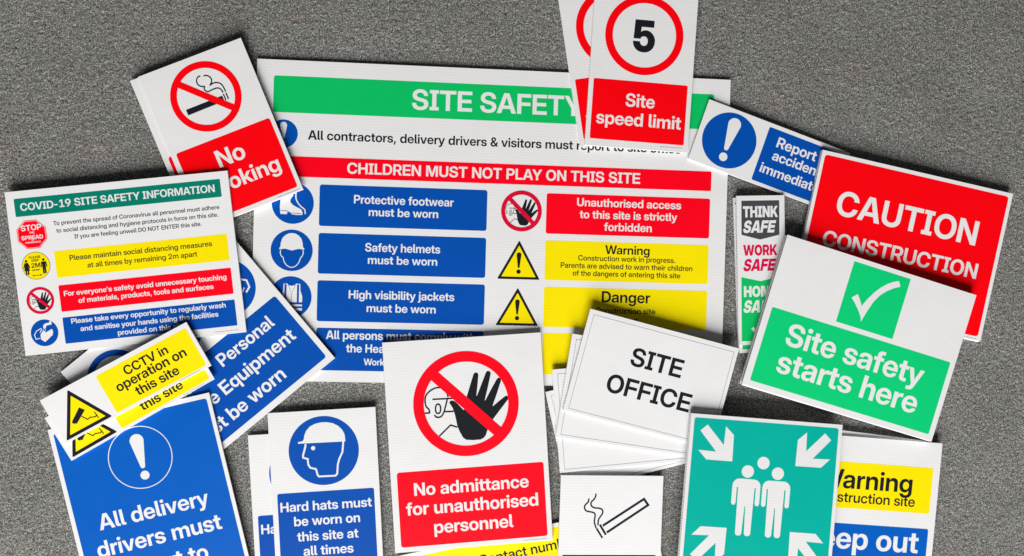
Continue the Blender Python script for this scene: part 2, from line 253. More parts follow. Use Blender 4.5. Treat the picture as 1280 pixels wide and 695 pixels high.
        'q': (1222, [[1117,-418,1,827,-418,1,827,158,1,823,158,1,793,98,0,701,18,0,585,-22,0,515,-22,1,378,-22,0,172,116,0,58,364,0,58,529,1,58,692,0,173,939,0,379,1078,0,513,1078,1,582,1078,0,700,1041,0,795,968,0,827,913,1,831,913,1,831,1056,1,1117,1056,1],
            [590,215,1,665,215,0,778,293,0,841,434,0,841,529,1,841,625,0,778,765,0,665,843,0,590,843,1,518,843,0,411,769,0,352,629,0,352,529,1,352,429,0,411,289,0,518,215,0]]),
        'r': (760, [[105,0,1,105,1056,1,385,1056,1,385,876,1,388,876,1,417,971,0,541,1064,0,645,1064,1,671,1064,0,714,1062,0,732,1061,1,732,812,1,716,814,0,643,818,0,606,818,1,546,818,0,450,763,0,395,655,0,395,575,1,395,0,1]]),
        's': (1062, [[541,-26,1,405,-26,0,192,58,0,64,218,0,55,331,1,341,331,1,349,262,0,449,183,0,536,183,1,619,183,0,714,246,0,714,296,1,714,338,0,642,390,0,576,403,1,392,439,1,238,469,0,79,625,0,79,746,1,79,846,0,188,996,0,388,1078,0,524,1078,1,660,1078,0,864,991,0,979,832,0,982,722,1,712,722,1,711,786,0,612,871,0,533,871,1,456,871,0,368,806,0,368,758,1,368,716,0,437,663,0,498,650,1,697,611,1,857,579,0,1008,439,0,1008,322,1,1008,217,0,889,60,0,678,-26,0]]),
        't': (751, [[707,1056,1,707,828,1,18,828,1,18,1056,1],
            [200,1344,1,490,1344,1,490,324,1,490,270,0,534,228,0,594,228,1,619,228,0,688,228,0,707,228,1,707,0,1,680,0,0,585,0,0,537,0,1,364,0,0,200,136,0,200,279,1]]),
        'u': (1196, [[476,-22,1,365,-22,0,197,75,0,105,262,0,105,395,1,105,1056,1,395,1056,1,395,447,1,395,341,0,498,229,0,591,229,1,653,229,0,747,279,0,801,386,0,801,468,1,801,1056,1,1091,1056,1,1091,0,1,806,0,1,806,274,1,856,274,1,805,134,0,620,-22,0]]),
        'v': (1132, [[405,0,1,12,1056,1,317,1056,1,494,532,1,524,439,0,578,253,0,605,161,1,536,161,1,562,253,0,615,439,0,644,532,1,818,1056,1,1119,1056,1,727,0,1]]),
        'w': (1672, [[338,0,1,12,1056,1,317,1056,1,415,684,1,444,571,0,497,328,0,524,211,1,485,211,1,514,328,0,572,571,0,603,684,1,705,1056,1,967,1056,1,1068,684,1,1098,571,0,1156,328,0,1185,211,1,1146,211,1,1173,328,0,1226,570,0,1253,684,1,1351,1056,1,1659,1056,1,1333,0,1,1033,0,1,910,422,1,893,484,0,859,612,0,826,744,0,809,808,1,863,808,1,847,744,0,813,612,0,780,484,0,761,422,1,636,0,1]]),
        'x': (1098, [[12,0,1,439,607,1,433,476,1,38,1056,1,356,1056,1,451,906,1,491,839,0,564,714,0,600,650,1,506,650,1,544,714,0,617,839,0,658,906,1,755,1056,1,1068,1056,1,664,476,1,669,607,1,1085,0,1,766,0,1,659,165,1,619,231,0,547,351,0,510,413,1,592,413,1,554,351,0,482,231,0,440,165,1,330,0,1]]),
        'y': (1132, [[130,-418,1,130,-188,1,264,-188,1,299,-188,0,343,-165,0,375,-116,0,389,-76,1,419,4,1,12,1056,1,317,1056,1,496,532,1,526,439,0,582,253,0,608,161,1,527,161,1,552,253,0,608,440,0,639,532,1,818,1056,1,1119,1056,1,654,-164,1,620,-251,0,528,-364,0,404,-418,0,322,-418,1,275,-418,0,177,-418,0]]),
        'z': (1068, [[96,0,1,96,196,1,621,822,1,621,825,1,96,825,1,96,1056,1,964,1056,1,964,849,1,449,233,1,449,230,1,972,230,1,972,0,1]]),
    },
    'm': {
        ' ': (550, []),
        '!': (489, [[129,427,1,106,1490,1,382,1490,1,360,427,1],
            [244,-18,1,179,-18,0,88,74,0,88,139,1,88,204,0,179,295,0,244,295,1,310,295,0,401,204,0,401,139,1,401,74,0,310,-18,0]]),
        '&': (1301, [[552,-22,1,404,-22,0,184,87,0,62,275,0,62,396,1,62,474,0,120,601,0,248,726,0,353,800,1,627,989,1,665,1015,0,711,1071,0,734,1129,0,734,1156,1,734,1213,0,649,1296,0,578,1296,1,533,1296,0,460,1256,0,419,1185,0,419,1138,1,419,1096,0,458,1011,0,544,901,0,613,819,1,1312,0,1,1030,0,1,451,665,1,363,769,0,246,925,0,187,1065,0,187,1142,1,187,1249,0,286,1413,0,462,1507,0,578,1507,1,692,1507,0,861,1419,0,956,1267,0,956,1170,1,956,1106,0,911,987,0,823,880,0,758,832,1,456,611,1,387,560,0,317,465,0,317,405,1,317,346,0,382,249,0,495,190,0,564,190,1,647,190,0,802,271,0,926,412,0,1000,595,0,1000,699,1,1223,699,1,1223,591,0,1177,394,0,1082,229,0,1009,167,1,947,120,1,872,52,0,662,-22,0]]),
        "'": (545, [[179,945,1,153,1490,1,392,1490,1,366,945,1]]),
        ',': (550, [[96,-303,1,174,232,1,427,232,1,277,-303,1]]),
        '-': (1320, [[995,700,1,995,486,1,325,486,1,325,700,1]]),
        '.': (550, [[278,-18,1,213,-18,0,122,74,0,122,139,1,122,204,0,213,295,0,278,295,1,344,295,0,434,204,0,434,139,1,434,74,0,344,-18,0]]),
        '0': (1320, [[660,-24,1,480,-24,0,224,164,0,89,508,0,89,744,1,89,981,0,224,1326,0,480,1514,0,660,1514,1,841,1514,0,1096,1326,0,1231,981,0,1231,744,1,1231,508,0,1096,163,0,841,-24,0],
            [660,196,1,762,196,0,904,329,0,977,574,0,977,744,1,977,915,0,904,1161,0,762,1294,0,660,1294,1,558,1294,0,416,1161,0,343,915,0,343,744,1,343,574,0,416,329,0,558,196,0]]),
        '1': (1320, [[201,0,1,201,221,1,1163,221,1,1163,0,1],
            [834,1490,1,834,0,1,574,0,1,574,1236,1,573,1236,1,217,1007,1,217,1251,1,586,1490,1]]),
        '2': (1320, [[142,0,1,142,204,1,683,675,1,758,742,0,866,854,0,924,969,0,924,1041,1,924,1118,0,861,1232,0,745,1294,0,665,1294,1,578,1294,0,455,1219,0,388,1082,0,388,987,1,140,987,1,140,1145,0,269,1382,0,505,1514,0,664,1514,1,814,1514,0,1044,1399,0,1176,1193,0,1176,1054,1,1176,952,0,1100,781,0,954,618,0,848,525,1,507,223,1,507,221,1,1183,221,1,1183,0,1]]),
        '3': (1320, [[661,-24,1,488,-24,0,240,112,0,108,343,0,108,485,1,367,485,1,367,396,0,438,264,0,569,191,0,657,191,1,742,191,0,869,261,0,940,385,0,940,466,1,940,548,0,862,664,0,719,726,0,620,726,1,422,726,1,422,901,1,803,1266,1,803,1268,1,196,1268,1,196,1490,1,1127,1490,1,1127,1275,1,648,822,1,648,877,1,832,892,0,1078,790,0,1201,591,0,1201,459,1,1201,318,0,1065,99,0,822,-24,0]]),
        '4': (1320, [[56,333,1,56,544,1,729,1490,1,1001,1490,1,337,550,1,337,548,1,1263,548,1,1263,333,1],
            [804,0,1,804,396,1,804,492,1,804,929,1,1056,929,1,1056,0,1]]),
        '5': (1320, [[661,-22,1,507,-22,0,268,98,0,126,311,0,118,450,1,376,450,1,381,376,0,457,261,0,583,194,0,662,194,1,746,194,0,871,270,0,941,405,0,941,493,1,941,580,0,873,716,0,751,792,0,670,792,1,565,792,0,415,705,0,387,625,1,138,625,1,185,1490,1,1111,1490,1,1111,1268,1,424,1268,1,395,876,1,397,876,1,458,941,0,618,1004,0,714,1004,1,816,1004,0,992,929,0,1123,792,0,1197,607,0,1197,498,1,1197,346,0,1063,112,0,822,-22,0]]),
        '6': (1320, [[665,-22,1,507,-22,0,264,108,0,126,339,0,126,489,1,126,606,0,234,847,0,344,1003,1,684,1490,1,976,1490,1,484,803,1,441,803,1,461,839,0,526,915,0,633,967,0,715,967,1,857,967,0,1072,846,0,1194,628,0,1194,484,1,1194,335,0,1059,106,0,821,-22,0],
            [659,193,1,739,193,0,865,270,0,939,402,0,939,484,1,939,566,0,865,696,0,739,771,0,659,771,1,580,771,0,454,696,0,381,566,0,381,484,1,381,402,0,454,270,0,580,193,0]]),
        '7': (1320, [[256,0,1,895,1261,1,895,1263,1,154,1263,1,154,1490,1,1166,1490,1,1166,1262,1,531,0,1]]),
        '8': (1320, [[660,-24,1,497,-24,0,251,83,0,112,274,0,112,399,1,112,500,0,201,661,0,358,763,0,460,776,1,460,775,1,326,797,0,163,976,0,163,1111,1,163,1229,0,290,1411,0,515,1514,0,660,1514,1,806,1514,0,1030,1412,0,1156,1230,0,1156,1111,1,1156,977,0,993,797,0,860,775,1,860,776,1,962,763,0,1119,660,0,1208,500,0,1208,399,1,1208,274,0,1069,83,0,822,-24,0],
            [660,181,1,743,181,0,869,239,0,938,346,0,938,416,1,938,488,0,867,600,0,741,663,0,660,663,1,578,663,0,452,600,0,380,488,0,380,416,1,380,346,0,451,239,0,576,181,0],
            [660,869,1,731,869,0,838,924,0,898,1023,0,898,1088,1,898,1154,0,839,1252,0,732,1306,0,660,1306,1,588,1306,0,481,1252,0,421,1154,0,421,1088,1,421,1023,0,481,924,0,589,869,0]]),
        '9': (1320, [[655,1512,1,814,1512,0,1056,1382,0,1194,1151,0,1194,1001,1,1194,884,0,1086,643,0,976,487,1,636,0,1,344,0,1,836,687,1,879,687,1,859,651,0,794,575,0,688,523,0,605,523,1,464,523,0,248,645,0,126,862,0,126,1006,1,126,1155,0,261,1384,0,500,1512,0],
            [661,1297,1,582,1297,0,455,1220,0,381,1088,0,381,1006,1,381,925,0,455,794,0,582,719,0,661,719,1,740,719,0,866,794,0,939,925,0,939,1006,1,939,1088,0,866,1220,0,740,1297,0]]),
        ':': (550, [[278,-18,1,213,-18,0,122,74,0,122,139,1,122,204,0,213,295,0,278,295,1,344,295,0,434,204,0,434,139,1,434,74,0,344,-18,0],
            [278,707,1,213,707,0,122,798,0,122,863,1,122,929,0,213,1020,0,278,1020,1,344,1020,0,434,929,0,434,863,1,434,798,0,344,707,0]]),
        'A': (1424, [[12,0,1,544,1490,1,882,1490,1,1411,0,1,1115,0,1,857,777,1,818,903,0,731,1185,0,676,1375,1,751,1375,1,695,1185,0,608,903,0,567,777,1,301,0,1],
            [330,353,1,330,573,1,1094,573,1,1094,353,1]]),
        'B': (1316, [[122,0,1,122,1490,1,701,1490,1,859,1490,0,1080,1393,0,1196,1220,0,1196,1103,1,1196,1018,0,1133,887,0,1017,800,0,937,777,1,937,775,1,1026,765,0,1169,677,0,1253,526,0,1253,420,1,1253,294,0,1134,105,0,900,0,0,727,0,1],
            [387,217,1,698,217,1,832,217,0,978,327,0,978,429,1,978,498,0,914,597,0,791,651,0,704,651,1,387,651,1],
            [387,860,1,688,860,1,763,860,0,871,910,0,928,1003,0,928,1066,1,928,1161,0,800,1273,0,688,1273,1,387,1273,1]]),
        'C': (1485, [[773,-24,1,568,-24,0,251,166,0,71,511,0,71,744,1,71,979,0,251,1325,0,568,1514,0,773,1514,1,900,1514,0,1118,1439,0,1288,1298,0,1398,1100,0,1417,978,1,1144,978,1,1129,1048,0,1064,1158,0,968,1234,0,847,1273,0,776,1273,1,641,1273,0,446,1142,0,342,904,0,342,744,1,342,585,0,446,348,0,641,217,0,776,217,1,847,217,0,967,255,0,1063,331,0,1129,440,0,1145,510,1,1417,510,1,1398,388,0,1288,191,0,1118,51,0,900,-24,0]]),
        'D': (1429, [[628,0,1,252,0,1,252,230,1,613,230,1,774,230,0,984,351,0,1087,582,0,1087,746,1,1087,910,0,985,1140,0,778,1260,0,621,1260,1,244,1260,1,244,1490,1,639,1490,1,860,1490,0,1183,1310,0,1358,976,0,1358,746,1,1358,516,0,1183,182,0,857,0,0],
            [391,1490,1,391,0,1,122,0,1,122,1490,1]]),
        'E': (1227, [[122,0,1,122,1490,1,1161,1490,1,1161,1257,1,391,1257,1,391,870,1,1104,870,1,1104,642,1,391,642,1,391,233,1,1161,233,1,1161,0,1]]),
        'F': (1174, [[122,0,1,122,1490,1,1128,1490,1,1128,1257,1,391,1257,1,391,855,1,1076,855,1,1076,627,1,391,627,1,391,0,1]]),
        'G': (1504, [[771,-24,1,564,-24,0,249,170,0,71,516,0,71,744,1,71,979,0,253,1325,0,568,1514,0,768,1514,1,894,1514,0,1114,1439,0,1286,1301,0,1397,1112,0,1413,996,1,1139,996,1,1126,1058,0,1062,1161,0,967,1234,0,846,1273,0,775,1273,1,642,1273,0,448,1142,0,342,905,0,342,744,1,342,584,0,448,347,0,644,217,0,777,217,1,888,217,0,1060,306,0,1159,465,0,1159,571,1,1227,566,1,814,566,1,814,778,1,1423,778,1,1423,596,1,1423,415,0,1254,135,0,960,-24,0]]),
        'H': (1464, [[122,0,1,122,1490,1,391,1490,1,391,877,1,1073,877,1,1073,1490,1,1342,1490,1,1342,0,1,1073,0,1,1073,644,1,391,644,1,391,0,1]]),
        'I': (770, [[69,0,1,69,223,1,250,223,1,250,1267,1,69,1267,1,69,1490,1,701,1490,1,701,1267,1,519,1267,1,519,223,1,701,223,1,701,0,1]]),
        'J': (1134, [[537,-22,1,320,-22,0,64,219,0,64,443,1,64,537,1,321,537,1,321,441,1,321,328,0,436,208,0,534,208,1,632,208,0,748,328,0,748,441,1,748,1490,1,1017,1490,1,1017,439,1,1017,217,0,757,-22,0]]),
        'K': (1372, [[314,345,1,314,683,1,365,744,0,468,863,0,571,983,0,623,1043,1,1016,1490,1,1346,1490,1,715,778,1,695,778,1],
            [122,0,1,122,1490,1,391,1490,1,391,1046,1,391,688,1,391,558,1,391,0,1],
            [1044,0,1,568,702,1,731,909,1,1357,0,1]]),
        'L': (1127, [[122,0,1,122,1490,1,391,1490,1,391,233,1,1081,233,1,1081,0,1]]),
        'M': (1808, [[122,0,1,122,1490,1,510,1490,1,796,715,1,810,673,0,850,549,0,892,414,0,929,292,0,940,251,1,874,251,1,885,292,0,921,414,0,963,549,0,1002,673,0,1016,715,1,1297,1490,1,1686,1490,1,1686,0,1,1422,0,1,1422,755,1,1422,804,0,1424,934,0,1428,1079,0,1432,1227,0,1433,1294,1,1466,1294,1,1442,1218,0,1394,1062,0,1348,918,0,1309,797,0,1295,755,1,1014,0,1,795,0,1,512,755,1,497,797,0,457,918,0,411,1062,0,360,1218,0,335,1294,1,376,1294,1,377,1227,0,381,1079,0,385,934,0,387,804,0,387,755,1,387,0,1]]),
        'N': (1476, [[122,0,1,122,1490,1,411,1490,1,930,666,1,952,632,0,1017,519,0,1092,388,0,1125,327,1,1095,261,1,1092,325,0,1087,491,0,1084,644,0,1084,685,1,1084,1490,1,1354,1490,1,1354,0,1,1063,0,1,596,742,1,571,782,0,490,916,0,390,1090,0,334,1189,1,378,1228,1,384,1116,0,390,926,0,391,784,0,391,743,1,391,0,1]]),
        'O': (1532, [[766,-24,1,567,-24,0,252,166,0,71,512,0,71,744,1,71,978,0,252,1324,0,567,1514,0,766,1514,1,966,1514,0,1279,1324,0,1461,978,0,1461,744,1,1461,512,0,1279,166,0,966,-24,0],
            [766,217,1,887,217,0,1079,340,0,1190,576,0,1190,744,1,1190,913,0,1079,1150,0,887,1273,0,766,1273,1,645,1273,0,453,1150,0,342,913,0,342,744,1,342,576,0,453,340,0,645,217,0]]),
        'P': (1281, [[122,0,1,122,1490,1,694,1490,1,858,1490,0,1098,1374,0,1227,1159,0,1227,1012,1,1227,866,0,1095,651,0,853,534,0,689,534,1,269,534,1,269,763,1,678,763,1,767,763,0,894,824,0,963,936,0,963,1012,1,963,1090,0,894,1200,0,767,1261,0,678,1261,1,391,1261,1,391,0,1]]),
        'Q': (1532, [[659,499,1,901,499,1,1047,309,1,1146,191,1,1398,-129,1,1142,-129,1,977,85,1,897,185,1],
            [766,-24,1,567,-24,0,252,166,0,71,512,0,71,744,1,71,978,0,252,1324,0,567,1514,0,766,1514,1,966,1514,0,1279,1324,0,1461,978,0,1461,744,1,1461,512,0,1279,166,0,966,-24,0],
            [766,217,1,887,217,0,1079,340,0,1190,576,0,1190,744,1,1190,913,0,1079,1150,0,887,1273,0,766,1273,1,645,1273,0,453,1150,0,342,913,0,342,744,1,342,576,0,453,340,0,645,217,0]]),
        'R': (1321, [[122,0,1,122,1490,1,706,1490,1,870,1490,0,1109,1374,0,1239,1159,0,1239,1012,1,1239,867,0,1102,655,0,855,540,0,689,540,1,281,540,1,281,761,1,691,761,1,779,761,0,906,823,0,975,936,0,975,1012,1,975,1090,0,906,1201,0,779,1263,0,690,1263,1,391,1263,1,391,0,1],
            [973,0,1,627,672,1,915,672,1,1268,0,1]]),
        'S': (1313, [[664,-24,1,479,-24,0,214,98,0,73,327,0,73,486,1,336,486,1,337,397,0,416,270,0,564,202,0,666,202,1,759,202,0,896,254,0,973,350,0,973,414,1,973,467,0,917,544,0,796,602,0,697,625,1,537,661,1,314,711,0,102,912,0,102,1069,1,102,1203,0,239,1403,0,487,1514,0,652,1514,1,819,1514,0,1062,1399,0,1198,1186,0,1202,1038,1,947,1038,1,940,1154,0,781,1287,0,651,1287,1,570,1287,0,443,1235,0,371,1143,0,371,1082,1,371,1033,0,425,960,0,544,905,0,641,883,1,791,849,1,907,823,0,1077,748,0,1187,645,0,1240,513,0,1240,431,1,1240,292,0,1100,87,0,841,-24,0]]),
        'T': (1286, [[46,1257,1,46,1490,1,1239,1490,1,1239,1257,1,778,1257,1,778,0,1,509,0,1,509,1257,1]]),
        'U': (1442, [[721,-24,1,538,-24,0,267,114,0,117,357,0,117,515,1,117,1490,1,382,1490,1,382,537,1,382,443,0,465,297,0,617,213,0,721,213,1,825,213,0,977,297,0,1060,442,0,1060,537,1,1060,1490,1,1324,1490,1,1324,515,1,1324,356,0,1175,113,0,904,-24,0]]),
        'V': (1413, [[544,0,1,12,1490,1,304,1490,1,569,713,1,607,596,0,696,302,0,753,115,1,676,115,1,731,302,0,819,596,0,855,713,1,1113,1490,1,1400,1490,1,879,0,1]]),
        'W': (2012, [[414,0,1,12,1490,1,296,1490,1,491,693,1,512,607,0,548,435,0,583,263,0,598,176,1,549,176,1,566,263,0,602,435,0,641,607,0,662,693,1,865,1490,1,1147,1490,1,1349,693,1,1370,607,0,1409,435,0,1446,263,0,1463,176,1,1411,176,1,1428,263,0,1462,435,0,1500,607,0,1520,693,1,1714,1490,1,2000,1490,1,1597,0,1,1293,0,1,1067,857,1,1043,950,0,998,1162,0,971,1287,1,1040,1287,1,1013,1162,0,969,950,0,944,857,1,719,0,1]]),
        'X': (1396, [[16,0,1,619,860,1,619,660,1,58,1490,1,365,1490,1,547,1216,1,579,1168,0,641,1070,0,703,972,0,733,923,1,668,923,1,700,972,0,761,1070,0,825,1168,0,858,1216,1,1043,1490,1,1342,1490,1,788,674,1,788,866,1,1381,0,1,1069,0,1,843,336,1,815,379,0,758,463,0,703,548,0,676,591,1,721,591,1,694,548,0,637,463,0,581,379,0,551,336,1,320,0,1]]),
        'Y': (1384, [[563,0,1,563,574,1,12,1490,1,322,1490,1,589,1032,1,626,968,0,697,839,0,732,774,1,662,774,1,696,839,0,766,968,0,803,1032,1,1064,1490,1,1372,1490,1,827,574,1,827,0,1]]),
        'Z': (1286, [[55,0,1,55,212,1,750,1080,1,805,1147,0,921,1282,0,981,1349,1,1013,1257,1,921,1257,0,739,1257,0,647,1257,1,80,1257,1,80,1490,1,1224,1490,1,1224,1278,1,542,423,1,485,352,0,366,211,0,303,140,1,271,233,1,361,233,0,542,233,0,632,233,1,1231,233,1,1231,0,1]]),
        'a': (1111, [[434,-17,1,328,-17,0,164,53,0,69,194,0,69,299,1,69,390,0,136,507,0,252,577,0,402,614,0,483,623,1,581,634,0,696,650,0,746,684,0,746,720,1,746,727,1,746,772,0,700,840,0,615,879,0,555,879,1,495,879,0,403,840,0,349,772,0,345,727,1,99,727,1,105,833,0,219,990,0,422,1078,0,561,1078,1,664,1078,0,827,1028,0,941,934,0,1000,802,0,1000,720,1,1000,0,1,748,0,1,748,149,1,744,149,1,719,102,0,639,26,0,519,-17,0],
            [498,172,1,579,172,0,690,231,0,747,329,0,747,390,1,747,504,1,735,497,0,690,483,0,628,470,0,555,458,0,516,452,1,463,445,0,373,410,0,318,350,0,318,302,1,318,262,0,363,203,0,443,172,0]]),
        'b': (1204, [[685,-22,1,616,-22,0,495,19,0,398,100,0,365,162,1,364,162,1,364,0,1,111,0,1,111,1490,1,368,1490,1,368,907,1,369,907,1,403,965,0,499,1040,0,618,1078,0,686,1078,1,822,1078,0,1027,939,0,1142,691,0,1142,529,1,1142,364,0,1028,117,0,823,-22,0],
            [624,192,1,702,192,0,817,271,0,882,421,0,882,529,1,882,637,0,817,787,0,702,865,0,624,865,1,542,865,0,420,782,0,354,631,0,354,529,1,354,427,0,420,276,0,542,192,0]]),
        'c': (1117, [[580,-24,1,425,-24,0,192,116,0,62,364,0,62,527,1,62,690,0,192,940,0,425,1080,0,580,1080,1,680,1080,0,849,1020,0,976,912,0,1053,765,0,1061,676,1,810,676,1,803,719,0,767,789,0,709,839,0,632,867,0,583,867,1,502,867,0,384,784,0,322,631,0,322,527,1,322,424,0,384,272,0,501,189,0,583,189,1,632,189,0,708,216,0,763,267,0,799,338,0,808,381,1,1061,381,1,1054,294,0,978,146,0,850,37,0,680,-24,0]]),
        'd': (1204, [[519,-22,1,382,-22,0,176,117,0,62,364,0,62,529,1,62,691,0,177,939,0,383,1078,0,518,1078,1,587,1078,0,705,1040,0,801,965,0,835,907,1,836,907,1,836,1490,1,1093,1490,1,1093,0,1,840,0,1,840,162,1,839,162,1,806,100,0,709,19,0,589,-22,0],
            [581,192,1,662,192,0,784,276,0,850,427,0,850,529,1,850,631,0,784,782,0,662,865,0,581,865,1,504,865,0,387,787,0,322,637,0,322,529,1,322,421,0,387,271,0,504,192,0]]),
        'e': (1134, [[579,-24,1,421,-24,0,188,118,0,62,367,0,62,527,1,62,688,0,192,938,0,420,1080,0,569,1080,1,683,1080,0,870,1000,0,1004,854,0,1076,652,0,1076,531,1,1076,461,1,163,461,1,163,637,1,948,637,1,833,590,1,833,679,0,770,807,0,653,877,0,573,877,1,493,877,0,377,807,0,313,679,0,313,590,1,313,479,1,313,389,0,377,253,0,499,177,0,585,177,1,648,177,0,745,214,0,810,282,0,824,327,1,1063,327,1,1044,223,0,908,65,0,703,-24,0]]),
        'f': (720, [[680,1056,1,680,850,1,17,850,1,17,1056,1],
            [207,0,1,207,1208,1,207,1300,0,281,1425,0,425,1490,0,531,1490,1,578,1490,0,664,1490,0,680,1490,1,680,1284,1,668,1284,0,603,1284,0,582,1284,1,518,1284,0,464,1230,0,464,1166,1,464,0,1]]),
        'g': (1204, [[592,-432,1,452,-432,0,248,-350,0,129,-200,0,114,-97,1,365,-97,1,377,-142,0,440,-203,0,534,-235,0,592,-235,1,709,-235,0,839,-108,0,839,12,1,839,173,1,838,173,1,804,112,0,708,32,0,589,-6,0,519,-6,1,382,-6,0,176,131,0,62,375,0,62,533,1,62,694,0,177,939,0,383,1078,0,518,1078,1,587,1078,0,706,1039,0,804,960,0,839,900,1,840,900,1,840,1056,1,1093,1056,1,1093,29,1,1093,-135,0,963,-338,0,736,-432,0],
            [581,204,1,662,204,0,784,287,0,850,436,0,850,536,1,850,637,0,784,786,0,662,868,0,581,868,1,504,868,0,387,791,0,322,643,0,322,536,1,322,430,0,387,282,0,504,204,0]]),
        'h': (1175, [[368,596,1,368,0,1,111,0,1,111,1490,1,368,1490,1,368,787,1,314,787,1,365,928,0,550,1078,0,688,1078,1,800,1078,0,969,981,0,1064,795,0,1064,660,1,1064,0,1,807,0,1,807,618,1,807,734,0,697,853,0,596,853,1,531,853,0,427,799,0,368,686,0]]),
        'i': (479, [[111,0,1,111,1056,1,368,1056,1,368,0,1],
            [239,1211,1,174,1211,0,86,1294,0,86,1356,1,86,1417,0,174,1500,0,239,1500,1,304,1500,0,392,1417,0,392,1355,1,392,1294,0,304,1211,0]]),
        'j': (479, [[112,1056,1,369,1056,1,369,-106,1,369,-202,0,293,-342,0,146,-418,0,37,-418,1,-67,-418,1,-67,-210,1,-3,-210,1,57,-210,0,112,-146,0,112,-76,1],
            [240,1211,1,174,1211,0,87,1294,0,87,1356,1,87,1417,0,174,1500,0,239,1500,1,305,1500,0,392,1417,0,392,1355,1,392,1294,0,305,1211,0]]),
        'k': (1101, [[345,327,1,345,631,1,371,631,1,777,1056,1,1085,1056,1,596,534,1,544,534,1],
            [111,0,1,111,1490,1,368,1490,1,368,0,1],
            [805,0,1,442,477,1,614,656,1,1111,0,1]]),
        'l': (532, [[431,0,1,261,0,0,111,126,0,111,271,1,111,1490,1,368,1490,1,368,297,1,368,242,0,409,202,0,463,202,1,472,202,0,496,202,0,505,202,1,505,0,1,487,0,0,449,0,0]]),
        'm': (1782, [[111,0,1,111,1056,1,359,1056,1,359,825,1,341,825,1,369,909,0,471,1022,0,604,1078,0,677,1078,1,799,1078,0,976,938,0,995,825,1,963,825,1,984,901,0,1085,1014,0,1231,1078,0,1318,1078,1,1418,1078,0,1578,990,0,1671,821,0,1671,697,1,1671,0,1,1414,0,1,1414,659,1,1414,763,0,1301,860,0,1221,860,1,1158,860,0,1066,806,0,1016,710,0,1016,647,1,1016,0,1,766,0,1,766,671,1,766,757,0,660,860,0,576,860,1,520,860,0,425,807,0,368,705,0,368,630,1,368,0,1]]),
        'n': (1175, [[368,596,1,368,0,1,111,0,1,111,1056,1,363,1056,1,363,787,1,314,787,1,365,928,0,550,1078,0,688,1078,1,800,1078,0,969,981,0,1064,795,0,1064,660,1,1064,0,1,807,0,1,807,618,1,807,734,0,697,853,0,596,853,1,531,853,0,427,799,0,368,686,0]]),
        'o': (1169, [[585,-24,1,429,-24,0,193,115,0,62,363,0,62,527,1,62,691,0,193,940,0,429,1080,0,585,1080,1,741,1080,0,976,940,0,1107,691,0,1107,527,1,1107,363,0,976,115,0,741,-24,0],
            [585,190,1,665,190,0,783,271,0,847,423,0,847,527,1,847,632,0,783,784,0,665,866,0,585,866,1,505,866,0,387,784,0,322,632,0,322,527,1,322,422,0,387,271,0,505,190,0]]),
        'p': (1204, [[111,-418,1,111,1056,1,364,1056,1,364,909,1,367,909,1,400,965,0,497,1040,0,618,1078,0,686,1078,1,822,1078,0,1027,939,0,1142,691,0,1142,529,1,1142,364,0,1028,117,0,823,-22,0,685,-22,1,616,-22,0,498,19,0,403,99,0,371,158,1,368,158,1,368,-418,1],
            [624,192,1,702,192,0,817,271,0,882,421,0,882,529,1,882,637,0,817,787,0,702,865,0,624,865,1,542,865,0,420,782,0,354,631,0,354,529,1,354,427,0,420,276,0,542,192,0]]),
        'q': (1204, [[1093,-418,1,836,-418,1,836,158,1,834,158,1,801,99,0,706,19,0,589,-22,0,519,-22,1,382,-22,0,176,117,0,62,364,0,62,529,1,62,691,0,177,939,0,383,1078,0,518,1078,1,587,1078,0,707,1040,0,804,965,0,837,909,1,840,909,1,840,1056,1,1093,1056,1],
            [581,192,1,662,192,0,784,276,0,850,427,0,850,529,1,850,631,0,784,782,0,662,865,0,581,865,1,504,865,0,387,787,0,322,637,0,322,529,1,322,421,0,387,271,0,504,192,0]]),
        'r': (733, [[111,0,1,111,1056,1,358,1056,1,358,880,1,362,880,1,391,972,0,515,1066,0,618,1066,1,643,1066,0,685,1063,0,700,1062,1,700,836,1,686,837,0,618,843,0,581,843,1,521,843,0,424,788,0,368,678,0,368,596,1,368,0,1]]),
        's': (1037, [[528,-25,1,398,-25,0,194,56,0,69,213,0,61,327,1,314,327,1,323,251,0,430,166,0,523,166,1,614,166,0,718,237,0,718,293,1,718,340,0,641,397,0,574,411,1,393,448,1,242,480,0,85,634,0,85,753,1,85,851,0,190,997,0,383,1079,0,513,1079,1,642,1079,0,837,993,0,949,836,0,952,727,1,711,727,1,710,796,0,604,888,0,519,888,1,437,888,0,341,815,0,341,762,1,341,715,0,415,656,0,480,642,1,671,603,1,829,570,0,977,428,0,977,313,1,977,209,0,862,58,0,659,-25,0]]),
        't': (720, [[674,1056,1,674,850,1,17,850,1,17,1056,1],
            [201,1344,1,458,1344,1,458,305,1,458,249,0,504,206,0,565,206,1,589,206,0,654,206,0,674,206,1,674,0,1,647,0,0,561,0,0,519,0,1,356,0,0,201,131,0,201,267,1]]),
        'u': (1175, [[487,-22,1,377,-22,0,206,75,0,111,261,0,111,396,1,111,1056,1,368,1056,1,368,438,1,368,323,0,479,203,0,579,203,1,645,203,0,748,257,0,807,371,0,807,460,1,807,1056,1,1064,1056,1,1064,0,1,812,0,1,812,269,1,861,269,1,810,129,0,625,-22,0]]),
        'v': (1108, [[414,0,1,17,1056,1,289,1056,1,479,508,1,509,420,0,563,244,0,589,156,1,528,156,1,554,244,0,607,420,0,635,508,1,823,1056,1,1091,1056,1,695,0,1]]),
